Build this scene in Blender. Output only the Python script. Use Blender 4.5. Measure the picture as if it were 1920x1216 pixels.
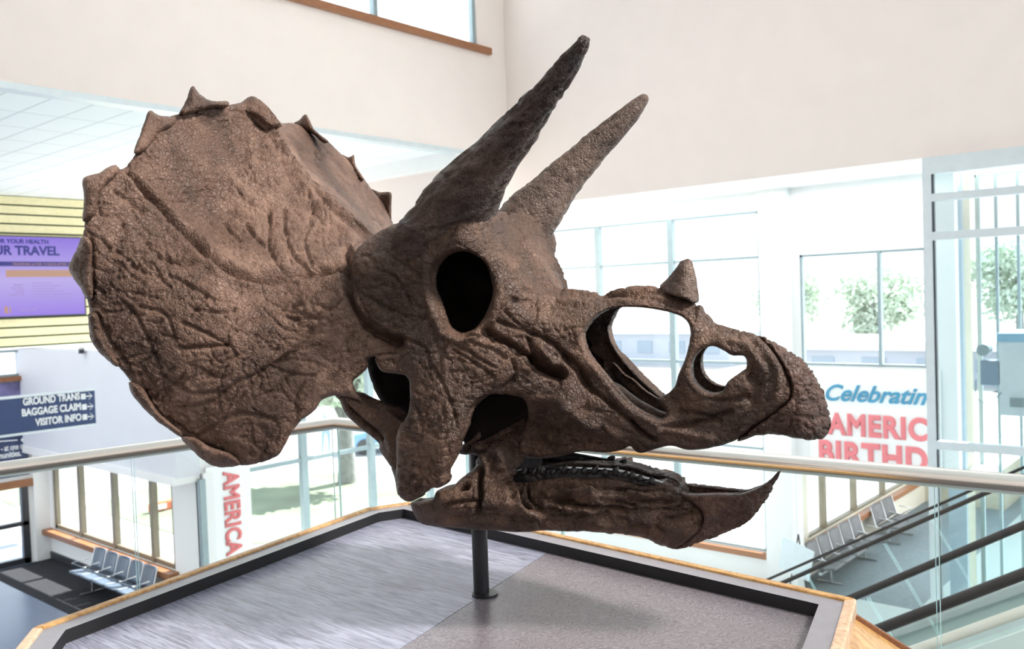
import bpy, bmesh, math, random
import numpy as np
from mathutils import Vector, Matrix

random.seed(4)
SC = bpy.context.scene
COL = SC.collection
for _o in list(bpy.data.objects):
    bpy.data.objects.remove(_o)

# ------------------------------------------------------------------ camera
F = 1663.5                      # focal length in pixels of a 1920 x 1216 frame
CAM = np.array([0.0, 0.0, 1.62])
_p, _r, _a = math.radians(-1.736), math.radians(-1.973), math.radians(40.97)
_fw = np.array([0, math.cos(_p), math.sin(_p)])
_r0 = np.array([1.0, 0, 0]); _u0 = np.array([0, -math.sin(_p), math.cos(_p)])
_ri = math.cos(_r) * _r0 + math.sin(_r) * _u0
_up = -math.sin(_r) * _r0 + math.cos(_r) * _u0
_zm = np.array([[math.cos(_a), -math.sin(_a), 0], [math.sin(_a), math.cos(_a), 0], [0, 0, 1]])
RI, UP, FW = _zm @ _ri, _zm @ _up, _zm @ _fw
cd = bpy.data.cameras.new('camera')
cam = bpy.data.objects.new('camera', cd); COL.objects.link(cam)
cam.matrix_world = Matrix(((RI[0], UP[0], -FW[0], CAM[0]), (RI[1], UP[1], -FW[1], CAM[1]),
                           (RI[2], UP[2], -FW[2], CAM[2]), (0, 0, 0, 1)))
cd.sensor_width = 36.0
cd.lens = 36.0 * F / 1920.0
cd.clip_start = 0.05; cd.clip_end = 500
cd.dof.use_dof = True
cd.dof.focus_distance = 2.15
cd.dof.aperture_fstop = 6.3
SC.camera = cam

# ------------------------------------------------------------------ world, sun, exposure
SC.view_settings.view_transform = 'Standard'
SC.view_settings.look = 'None'
SC.view_settings.exposure = 0.0
SC.view_settings.gamma = 1.0
SC.view_settings.use_curve_mapping = False
SC.cycles.transparent_max_bounces = 48       # the glass rail, escalators and lift stand one behind the other
W_ = bpy.data.worlds.new('sky'); SC.world = W_; W_.use_nodes = True
wn = W_.node_tree.nodes; wl = W_.node_tree.links
bg = wn['Background']
tc = wn.new('ShaderNodeTexCoord'); sx = wn.new('ShaderNodeSeparateXYZ')
rp = wn.new('ShaderNodeValToRGB')
rp.color_ramp.elements[0].position = 0.0; rp.color_ramp.elements[0].color = (0.93, 0.95, 1.0, 1)
rp.color_ramp.elements[1].position = 0.6; rp.color_ramp.elements[1].color = (0.80, 0.90, 1.0, 1)
wl.new(tc.outputs['Generated'], sx.inputs[0]); wl.new(sx.outputs['Z'], rp.inputs[0])
wl.new(rp.outputs[0], bg.inputs['Color'])
bg.inputs['Strength'].default_value = 2.6

def lamp(name, kind, loc, rot, energy, color=(1, 1, 1), size=None, size_y=None):
    l = bpy.data.lights.new(name, kind); l.energy = energy; l.color = color
    if kind == 'AREA':
        l.shape = 'RECTANGLE'; l.size = size; l.size_y = size_y or size
    o = bpy.data.objects.new(name, l); COL.objects.link(o)
    o.location = loc; o.rotation_euler = rot
    return o

sun = lamp('sun', 'SUN', (0, 30, 30), (math.radians(-38), math.radians(4), 0), 21.0, (1, 0.96, 0.9))
sun.data.angle = math.radians(0.6)
# added lamps out of view, with no known fixtures behind them
lamp('atrium_fill', 'AREA', (-6.5, 8.0, 8.8), (0, 0, 0), 170, (1, 0.96, 0.94), 9, 9)  # added overhead fill for the hall walls
lamp('atrium_fill_right', 'AREA', (6.5, 2.6, 8.4), (0, math.radians(52), 0), 220, (1, 0.93, 0.86), 3, 4)  # added fill from the upper right, brightening the frill
_sp = lamp('added_skull_spot', 'SPOT', (3.0, 3.5, 6.5), (0, 0, 0), 3000, (1, 0.93, 0.85))  # unseen spot added to brighten the frill and skull roof
_sp.data.spot_size = math.radians(26); _sp.data.spot_blend = .7; _sp.data.shadow_soft_size = .55
_sp.rotation_euler = (Vector((-1.5, 1.5, 1.75)) - Vector(_sp.location)).to_track_quat('-Z', 'Y').to_euler()
_ll = lamp('escalator_fill_spot', 'SPOT', (2.5, 1.0, 4.2), (0, 0, 0), 1300, (0.97, 1, 1))  # unseen spot added to brighten the escalator cladding
_ll.data.spot_size = math.radians(36); _ll.data.spot_blend = .5; _ll.data.shadow_soft_size = .3
_ll.rotation_euler = (Vector((-.3, 5.0, -.3)) - Vector(_ll.location)).to_track_quat('-Z', 'Y').to_euler()
lamp('soffit_fill', 'AREA', (-8.5, 16.1, 3.52), (0, 0, 0), 90, (1, 1, 1), 7.5, 1.2)  # added fill that whitens the bay wall
lamp('corridor_fill', 'AREA', (-3.5, 22, -2.05), (0, 0, 0), 260, (1, 1, 1), 5, 7)  # added fill for the lower right corridor
lamp('lower_hall_fill', 'AREA', (-20, 4.0, 4.6), (0, 0, 0), 200, (0.95, 0.97, 1.0), 6, 6)  # added fill for the left hall and bulkhead

# ------------------------------------------------------------------ pixel rays onto the planes of the place
def ray(x, y):
    return FW + RI * ((x - 960) / F) - UP * ((y - 608) / F)
def hit(x, y, ax, val):
    d = ray(x, y); t = (val - CAM[ax]) / d[ax]
    return CAM + t * d

# ------------------------------------------------------------------ tagging
def tag(o, label=None, cat=None, group=None, kind=None):
    if label: o['label'] = label
    if cat: o['category'] = cat
    if group: o['group'] = group
    if kind: o['kind'] = kind
    return o
def empty(name, loc, label, cat, group=None):
    o = bpy.data.objects.new(name, None); COL.objects.link(o)
    o.location = loc; o.empty_display_size = 0.1
    return tag(o, label, cat, group)
def link_mesh(name, me, mat, parent=None, keep=True):
    o = bpy.data.objects.new(name, me); COL.objects.link(o)
    if mat is not None:
        for m in (mat if isinstance(mat, (list, tuple)) else [mat]): me.materials.append(m)
    if parent is not None:
        o.parent = parent
        if keep:
            bpy.context.view_layer.update()
            o.matrix_parent_inverse = parent.matrix_world.inverted()
    return o

# ------------------------------------------------------------------ mesh collector
class MB:
    def __init__(s): s.v = []; s.f = []; s.m = []; s.sm = []
    def add(s, vs, fs, mi=0, smooth=False):
        n = len(s.v); s.v += [tuple(map(float, p)) for p in vs]
        for f in fs: s.f.append(tuple(i + n for i in f)); s.m.append(mi); s.sm.append(smooth)
        return s
    def box(s, x0, x1, y0, y1, z0, z1, mi=0):
        v = [(x, y, z) for z in (z0, z1) for y in (y0, y1) for x in (x0, x1)]
        return s.add(v, [(0, 2, 3, 1), (4, 5, 7, 6), (0, 1, 5, 4), (2, 6, 7, 3), (0, 4, 6, 2), (1, 3, 7, 5)], mi)
    def obox(s, c, ax, ay, az, hx, hy, hz, mi=0):
        c, ax, ay, az = (np.asarray(q, float) for q in (c, ax, ay, az))
        v = [c + ax * hx * i + ay * hy * j + az * hz * k for k in (-1, 1) for j in (-1, 1) for i in (-1, 1)]
        return s.add(v, [(0, 2, 3, 1), (4, 5, 7, 6), (0, 1, 5, 4), (2, 6, 7, 3), (0, 4, 6, 2), (1, 3, 7, 5)], mi)
    def beam(s, a, b, w, h, up=(0, 0, 1), mi=0):
        a, b, up = (np.asarray(q, float) for q in (a, b, up))
        d = b - a; L = np.linalg.norm(d); d /= L
        sd = np.cross(d, up); sd /= np.linalg.norm(sd); u = np.cross(sd, d)
        return s.obox((a + b) / 2, d, sd, u, L / 2, w / 2, h / 2, mi)
    def tube(s, pts, rad, n=12, mi=0, cap=True):
        P = [np.asarray(p, float) for p in pts]; rings = []
        R = rad if hasattr(rad, '__len__') else [rad] * len(P)
        ref = None
        for i, p in enumerate(P):
            t = P[min(i + 1, len(P) - 1)] - P[max(i - 1, 0)]; t /= np.linalg.norm(t)
            if ref is None:
                ref = np.array([0, 0, 1.0]) if abs(t[2]) < .9 else np.array([1.0, 0, 0])
            a = ref - t * (ref @ t); a /= np.linalg.norm(a); b = np.cross(t, a); ref = a
            k = 1.0
            if 0 < i < len(P) - 1:
                t1 = (P[i] - P[i - 1]); t1 /= np.linalg.norm(t1); k = 1 / max(.4, abs(t1 @ t))
            rings.append([p + R[i] * (a * math.cos(2 * math.pi * j / n) + b * math.sin(2 * math.pi * j / n)) for j in range(n)])
        v = [q for r in rings for q in r]; f = []
        for i in range(len(P) - 1):
            for j in range(n):
                f.append((i * n + j, i * n + (j + 1) % n, (i + 1) * n + (j + 1) % n, (i + 1) * n + j))
        s.add(v, f, mi, True)
        if cap:
            m = len(P) - 1
            s.add(rings[0], [tuple(range(n))[::-1]], mi); s.add(rings[m], [tuple(range(n))], mi)
        return s
    def prism(s, poly, z0, z1, mi=0):
        n = len(poly); v = [(p[0], p[1], z0) for p in poly] + [(p[0], p[1], z1) for p in poly]
        f = [tuple(range(n))[::-1], tuple(range(n, 2 * n))]
        f += [(i, (i + 1) % n, n + (i + 1) % n, n + i) for i in range(n)]
        return s.add(v, f, mi)
    def build(s, name, mat, parent=None, bevel=0, smooth=False, recalc=True):
        me = bpy.data.meshes.new(name); me.from_pydata(s.v, [], s.f)
        for p, mi, sm in zip(me.polygons, s.m, s.sm): p.material_index = mi; p.use_smooth = sm or smooth
        if recalc:
            b = bmesh.new(); b.from_mesh(me); bmesh.ops.recalc_face_normals(b, faces=b.faces); b.to_mesh(me); b.free()
        o = link_mesh(name, me, mat, parent)
        if bevel:
            md = o.modifiers.new('bevel', 'BEVEL'); md.width = bevel; md.segments = 2; md.limit_method = 'ANGLE'
        return o
def struct(name, mb, mat, **k):
    o = mb.build(name, mat, **k); o['kind'] = 'structure'; return o

# ------------------------------------------------------------------ materials
def new_mat(name):
    m = bpy.data.materials.new(name); m.use_nodes = True
    return m, m.node_tree.nodes, m.node_tree.links, m.node_tree.nodes['Principled BSDF']
def plain(name, col, rough=.5, metal=0.0, spec=.5, noise=.04, scale=8, bump=0.0, emit=0):
    m, n, l, b = new_mat(name)
    b.inputs['Roughness'].default_value = rough; b.inputs['Metallic'].default_value = metal
    b.inputs['Specular IOR Level'].default_value = spec
    t = n.new('ShaderNodeTexCoord'); z = n.new('ShaderNodeTexNoise'); z.inputs['Scale'].default_value = scale
    z.inputs['Detail'].default_value = 5
    l.new(t.outputs['Object'], z.inputs['Vector'])
    r = n.new('ShaderNodeValToRGB'); r.color_ramp.elements[0].position = .3; r.color_ramp.elements[1].position = .7
    r.color_ramp.elements[0].color = (*[max(0, c * (1 - noise)) for c in col], 1)
    r.color_ramp.elements[1].color = (*[min(1, c * (1 + noise)) for c in col], 1)
    l.new(z.outputs['Fac'], r.inputs[0]); l.new(r.outputs[0], b.inputs['Base Color'])
    if bump:
        bp = n.new('ShaderNodeBump'); bp.inputs['Strength'].default_value = bump; bp.inputs['Distance'].default_value = .01
        l.new(z.outputs['Fac'], bp.inputs['Height']); l.new(bp.outputs[0], b.inputs['Normal'])
    if emit:
        l.new(r.outputs[0], b.inputs['Emission Color']); b.inputs['Emission Strength'].default_value = emit
    return m
def glass(name, tint=(.98, .992, .99), refl=.9, extra=0.0):
    m, n, l, b = new_mat(name); n.remove(b)
    out = n['Material Output']
    tr = n.new('ShaderNodeBsdfTransparent'); tr.inputs[0].default_value = (*tint, 1)
    gl = n.new('ShaderNodeBsdfGlossy'); gl.inputs['Roughness'].default_value = .02
    fr = n.new('ShaderNodeFresnel'); fr.inputs['IOR'].default_value = 1.45
    mm = n.new('ShaderNodeMath'); mm.operation = 'MULTIPLY_ADD'; mm.inputs[1].default_value = refl; mm.inputs[2].default_value = extra
    mx = n.new('ShaderNodeMixShader')
    ge = n.new('ShaderNodeNewGeometry'); iv = n.new('ShaderNodeMath'); iv.operation = 'SUBTRACT'; iv.inputs[0].default_value = 1
    ml = n.new('ShaderNodeMath'); ml.operation = 'MULTIPLY'        # only the outer face of a pane reflects
    l.new(ge.outputs['Backfacing'], iv.inputs[1]); l.new(mm.outputs[0], ml.inputs[0]); l.new(iv.outputs[0], ml.inputs[1])
    l.new(fr.outputs[0], mm.inputs[0]); l.new(ml.outputs[0], mx.inputs[0])
    l.new(tr.outputs[0], mx.inputs[1]); l.new(gl.outputs[0], mx.inputs[2]); l.new(mx.outputs[0], out.inputs[0])
    return m
def wood(name, c0, c1, rough=.35, scale=6, stretch=(1, 12, 12), dist=3.0, rot=0.0, bump=.08, spec=.5):
    m, n, l, b = new_mat(name)
    b.inputs['Roughness'].default_value = rough; b.inputs['Specular IOR Level'].default_value = spec
    t = n.new('ShaderNodeTexCoord'); mp = n.new('ShaderNodeMapping')
    mp.inputs['Scale'].default_value = stretch; mp.inputs['Rotation'].default_value = (0, 0, rot)
    z = n.new('ShaderNodeTexNoise'); z.inputs['Scale'].default_value = scale; z.inputs['Detail'].default_value = 8
    z.inputs['Distortion'].default_value = dist
    z2 = n.new('ShaderNodeTexNoise'); z2.inputs['Scale'].default_value = scale * 7; z2.inputs['Detail'].default_value = 4
    l.new(t.outputs['Object'], mp.inputs[0]); l.new(mp.outputs[0], z.inputs['Vector']); l.new(mp.outputs[0], z2.inputs['Vector'])
    a = n.new('ShaderNodeMath'); a.operation = 'MULTIPLY_ADD'; a.inputs[1].default_value = .35
    l.new(z2.outputs['Fac'], a.inputs[0]); l.new(z.outputs['Fac'], a.inputs[2])
    r = n.new('ShaderNodeValToRGB'); r.color_ramp.elements[0].position = .48; r.color_ramp.elements[1].position = .82
    r.color_ramp.elements[0].color = (*c0, 1); r.color_ramp.elements[1].color = (*c1, 1)
    l.new(a.outputs[0], r.inputs[0]); l.new(r.outputs[0], b.inputs['Base Color'])
    bp = n.new('ShaderNodeBump'); bp.inputs['Strength'].default_value = bump; bp.inputs['Distance'].default_value = .004
    l.new(a.outputs[0], bp.inputs['Height']); l.new(bp.outputs[0], b.inputs['Normal'])
    return m
def swirl_wood(name, c0, c1, rough):
    m, n, l, b = new_mat(name); b.inputs['Roughness'].default_value = rough
    t = n.new('ShaderNodeTexCoord'); mp = n.new('ShaderNodeMapping'); mp.inputs['Scale'].default_value = (1, 2.2, 1); mp.inputs['Rotation'].default_value = (0, 0, math.radians(30))
    w = n.new('ShaderNodeTexWave'); w.inputs['Scale'].default_value = 20; w.inputs['Distortion'].default_value = 34; w.inputs['Detail'].default_value = 3; w.inputs['Detail Scale'].default_value = .55; w.inputs['Detail Roughness'].default_value = .6
    z = n.new('ShaderNodeTexNoise'); z.inputs['Scale'].default_value = 90; z.inputs['Detail'].default_value = 4
    a = n.new('ShaderNodeMath'); a.operation = 'MULTIPLY_ADD'; a.inputs[1].default_value = .45
    l.new(t.outputs['Object'], mp.inputs[0]); l.new(mp.outputs[0], w.inputs['Vector']); l.new(mp.outputs[0], z.inputs['Vector'])
    r = n.new('ShaderNodeValToRGB'); r.color_ramp.elements[0].position = .12; r.color_ramp.elements[0].color = (*c0, 1); r.color_ramp.elements[1].position = .75; r.color_ramp.elements[1].color = (*c1, 1)
    sc = n.new('ShaderNodeMath'); sc.operation = 'MULTIPLY'; sc.inputs[1].default_value = .42
    l.new(w.outputs['Fac'], sc.inputs[0]); l.new(z.outputs['Fac'], a.inputs[0]); l.new(sc.outputs[0], a.inputs[2]); l.new(a.outputs[0], r.inputs[0]); l.new(r.outputs[0], b.inputs['Base Color'])
    bp = n.new('ShaderNodeBump'); bp.inputs['Strength'].default_value = .12; bp.inputs['Distance'].default_value = .003
    l.new(a.outputs[0], bp.inputs['Height']); l.new(bp.outputs[0], b.inputs['Normal'])
    return m
def bone(name, dark, light, tint, bumpscale=1.0, dist=.006):
    m, n, l, b = new_mat(name)
    b.inputs['Roughness'].default_value = .52; b.inputs['Specular IOR Level'].default_value = .42
    t = n.new('ShaderNodeTexCoord')
    def noise(sc, det, di=0.0):
        z = n.new('ShaderNodeTexNoise'); z.inputs['Scale'].default_value = sc; z.inputs['Detail'].default_value = det
        z.inputs['Distortion'].default_value = di; l.new(t.outputs['Object'], z.inputs['Vector']); return z.outputs['Fac']
    big, mid, fine, grain = noise(3.2, 4, .6), noise(14, 6, .8), noise(70, 6), noise(260, 3)
    r = n.new('ShaderNodeValToRGB'); e = r.color_ramp.elements
    e[0].position = .34; e[0].color = (*dark, 1); e[1].position = .68; e[1].color = (*light, 1)
    k = e.new(.52); k.color = (*tint, 1)
    s = n.new('ShaderNodeMath'); s.operation = 'MULTIPLY_ADD'; s.inputs[1].default_value = .45
    s2 = n.new('ShaderNodeMath'); s2.operation = 'MULTIPLY'; s2.inputs[1].default_value = .55
    l.new(big, s2.inputs[0]); l.new(mid, s.inputs[0]); l.new(s2.outputs[0], s.inputs[2]); l.new(s.outputs[0], r.inputs[0])
    l.new(r.outputs[0], b.inputs['Base Color'])
    mr = n.new('ShaderNodeMapRange'); mr.inputs[3].default_value = .36; mr.inputs[4].default_value = .68
    l.new(fine, mr.inputs[0]); l.new(mr.outputs[0], b.inputs['Roughness'])
    # crackle: warped Voronoi edges at two sizes
    def crack(sc, width):
        mp = n.new('ShaderNodeVectorMath'); mp.operation = 'ADD'
        zz = n.new('ShaderNodeTexNoise'); zz.inputs['Scale'].default_value = sc * .6; zz.inputs['Detail'].default_value = 4
        l.new(t.outputs['Object'], zz.inputs['Vector'])
        sc_ = n.new('ShaderNodeVectorMath'); sc_.operation = 'SCALE'; sc_.inputs['Scale'].default_value = 1.3 / sc
        l.new(zz.outputs['Color'], sc_.inputs[0])
        l.new(t.outputs['Object'], mp.inputs[0]); l.new(sc_.outputs[0], mp.inputs[1])
        v = n.new('ShaderNodeTexVoronoi'); v.feature = 'DISTANCE_TO_EDGE'; v.inputs['Scale'].default_value = sc
        l.new(mp.outputs[0], v.inputs['Vector'])
        q = n.new('ShaderNodeMapRange'); q.inputs[2].default_value = width; q.clamp = True
        l.new(v.outputs['Distance'], q.inputs[0]); return q.outputs[0]
    c1, c2 = crack(38, .09), crack(95, .14)
    def mul(x, k, add=None):
        q = n.new('ShaderNodeMath'); q.operation = 'MULTIPLY_ADD' if add is not None else 'MULTIPLY'
        l.new(x, q.inputs[0]); q.inputs[1].default_value = k
        if add is not None: l.new(add, q.inputs[2])
        return q.outputs[0]
    h = mul(grain, .16, mul(fine, .50, mul(mid, .6, mul(c2, .22, mul(c1, .16)))))
    bp = n.new('ShaderNodeBump'); bp.inputs['Strength'].default_value = .95 * bumpscale; bp.inputs['Distance'].default_value = dist
    l.new(h, bp.inputs['Height']); l.new(bp.outputs[0], b.inputs['Normal'])
    return m

M_bone = bone('cast_bone_brown', (.030, .016, .011), (.180, .102, .068), (.082, .044, .029))
M_frill = bone('cast_bone_tan', (.044, .023, .016), (.262, .160, .118), (.130, .073, .051))
M_beak = bone('cast_bone_red_brown', (.040, .021, .016), (.150, .078, .055), (.090, .045, .032))
M_horn = bone('cast_bone_dark_horn', (.028, .018, .016), (.130, .082, .066), (.066, .041, .034))
M_hornfar = bone('cast_bone_horn', (.055, .036, .028), (.200, .135, .105), (.120, .078, .060))
M_tooth = plain('dark_tooth', (.016, .014, .016), .3, noise=.3, scale=40)
M_inner = plain('inner_bone_shade', (.010, .007, .006), .9, spec=.08, noise=.3, scale=20)  # near black: deep shade inside the skull put into the colour
M_black = plain('black_metal', (.012, .012, .016), .35, noise=.1)
M_glass = glass('clear_glass')

# ================================================================== the skull: numpy sculpting tools
_PT = 0.85                                    # height of the plinth top
P0 = hit(903, 1113, 2, _PT)                   # foot of the mounting pole, on the skull's symmetry plane
SN = ray(1700, 480); SN = SN / np.linalg.norm(SN)              # lateral axis, away from the viewer
SX = np.cross(SN, [0, 0, 1]); SX = SX / np.linalg.norm(SX)
if SX @ RI < 0: SX = -SX                                       # forward axis, towards the beak
SZ = np.cross(SX, SN)
if SZ[2] < 0: SZ = -SZ
CL = np.array([(CAM - P0) @ SX, (CAM - P0) @ SN, (CAM - P0) @ SZ])   # the camera in the skull's own frame

def skull_pts(px, w):
    """outline points of the near side + lateral distance w from the midplane -> skull frame"""
    px = np.asarray(px, float); w = np.asarray(w, float)
    d = FW[None] + RI[None] * ((px[:, :1] - 960) / F) - UP[None] * ((px[:, 1:] - 608) / F)
    dl = np.stack([d @ SX, d @ SN, d @ SZ], 1)
    t = (-w - CL[1]) / dl[:, 1]
    return CL[None] + t[:, None] * dl

def _hash(ix, iy, iz, s):
    h = (ix.astype(np.int64) * 374761393 + iy.astype(np.int64) * 668265263 + iz.astype(np.int64) * 2147483647 + s * 1274126177) & 0xffffffff
    h = ((h ^ (h >> 13)) * 1274126177) & 0xffffffff
    h = ((h ^ (h >> 16)) * 2246822519) & 0xffffffff
    return ((h ^ (h >> 15)) & 0xffffff) / float(0xffffff)
def vnoise(p, s=0):
    i = np.floor(p).astype(np.int64); f = p - i; f = f * f * f * (f * (f * 6 - 15) + 10); r = 0
    for a in (0, 1):
        for b in (0, 1):
            for c in (0, 1):
                w = (f[:, 0] if a else 1 - f[:, 0]) * (f[:, 1] if b else 1 - f[:, 1]) * (f[:, 2] if c else 1 - f[:, 2])
                r = r + w * _hash(i[:, 0] + a, i[:, 1] + b, i[:, 2] + c, s)
    return r * 2 - 1
def fbm(p, oct=4, s=0):
    r = 0; a = .5; tot = 0
    for k in range(oct):
        r = r + a * vnoise(p * 2 ** k + 17.3 * k, s + k); tot += a; a *= .5
    return r / tot
def voro_edge(p, s=0):
    i = np.floor(p).astype(np.int64); d1 = np.full(len(p), 9.0); d2 = np.full(len(p), 9.0)
    for a in (-1, 0, 1):
        for b in (-1, 0, 1):
            for c in (-1, 0, 1):
                q = i + np.array([a, b, c])
                o = np.stack([_hash(q[:, 0], q[:, 1], q[:, 2], s + k) for k in (1, 2, 3)], 1)
                d = np.sqrt((((q + o) - p) ** 2).sum(1))
                m = d < d1; d2 = np.where(m, d1, np.minimum(d2, d)); d1 = np.where(m, d, d1)
    return d2 - d1
def tps(ctrl, q, lam=1e-4):
    c = np.asarray(ctrl, float); x = c[:, :2] / 500.0; n = len(c)
    def U(r2): return np.where(r2 > 1e-12, r2 * np.log(np.maximum(r2, 1e-12)), 0)
    K = U(((x[:, None] - x[None]) ** 2).sum(2)) + lam * np.eye(n)
    Pm = np.hstack([np.ones((n, 1)), x]); A = np.zeros((n + 3, n + 3)); A[:n, :n] = K; A[:n, n:] = Pm; A[n:, :n] = Pm.T
    sol = np.linalg.solve(A, np.concatenate([c[:, 2], np.zeros(3)]))
    y = np.asarray(q, float) / 500.0; out = []
    for k in range(0, len(y), 20000):
        yy = y[k:k + 20000]
        out.append(U(((yy[:, None] - x[None]) ** 2).sum(2)) @ sol[:n] + np.hstack([np.ones((len(yy), 1)), yy]) @ sol[n:])
    return np.concatenate(out)
def seg_dist(q, A, B, want_pt=False):
    """distance from points q to the segments A-B"""
    best = np.full(len(q), 1e9); pt = np.zeros_like(q)
    for a, b in zip(A, B):
        ab = b - a; t = np.clip(((q - a) @ ab) / max(ab @ ab, 1e-9), 0, 1)
        c = a + t[:, None] * ab; d = ((q - c) ** 2).sum(1); m = d < best
        best = np.where(m, d, best)
        if want_pt: pt[m] = c[m]
    return (np.sqrt(best), pt) if want_pt else np.sqrt(best)
def smooth_loop(pts, n=4):
    P = np.asarray(pts, float); N = len(P); out = []
    for i in range(N):
        p0, p1, p2, p3 = P[i - 1], P[i], P[(i + 1) % N], P[(i + 2) % N]
        for k in range(n):
            t = k / n
            out.append(.5 * (2 * p1 + (p2 - p0) * t + (2 * p0 - 5 * p1 + 4 * p2 - p3) * t * t + (3 * p1 - p0 - 3 * p2 + p3) * t ** 3))
    return np.array(out)
def smooth_line(pts, n=5):
    P = np.asarray(pts, float); Q = np.vstack([2 * P[0] - P[1], P, 2 * P[-1] - P[-2]]); out = []
    for i in range(1, len(Q) - 2):
        p0, p1, p2, p3 = Q[i - 1], Q[i], Q[i + 1], Q[i + 2]
        for k in range(n):
            t = k / n
            out.append(.5 * (2 * p1 + (p2 - p0) * t + (2 * p0 - 5 * p1 + 4 * p2 - p3) * t * t + (3 * p1 - p0 - 3 * p2 + p3) * t ** 3))
    out.append(P[-1]); return np.array(out)
def inside(q, loop):
    r = np.zeros(len(q), bool); x, y = q[:, 0], q[:, 1]; n = len(loop)
    for i in range(n):
        x1, y1 = loop[i]; x2, y2 = loop[(i + 1) % n]
        if y1 == y2: continue
        m = ((y1 > y) != (y2 > y)) & (x < (x2 - x1) * (y - y1) / (y2 - y1) + x1); r ^= m
    return r
def vnormals(V, Fq):
    n = np.zeros_like(V); a, b, c, d = (V[Fq[:, k]] for k in range(4))
    fn = np.cross(c - a, d - b)
    for k in range(4): np.add.at(n, Fq[:, k], fn)
    return n / np.maximum(np.linalg.norm(n, axis=1, keepdims=True), 1e-12)

def default_detail(P):
    """bone surface: slow swells, long furrows, crackle"""
    q = P + .02 * np.stack([fbm(P * 9, 3, 5), fbm(P * 9, 3, 6), fbm(P * 9, 3, 7)], 1)
    h = .008 * fbm(P * 7, 3, 11) + .0026 * fbm(P * 26, 3, 21)
    ridg = np.abs(fbm(q * np.array([13, 13, 22.]), 3, 31)); h = h - .0060 * np.exp(-(ridg / .045) ** 2)
    r2 = np.abs(fbm(q * np.array([34, 30, 52.]), 3, 36)); h = h - .0026 * np.exp(-(r2 / .06) ** 2) * np.clip(.5 + 1.5 * fbm(P * 6, 2, 55), 0, 1)
    e = voro_edge(q * 30, 41); h = h - .0018 * np.exp(-(e / .10) ** 2) * (.4 + .6 * (fbm(P * 5, 2, 51) > -.1))
    return h

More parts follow.
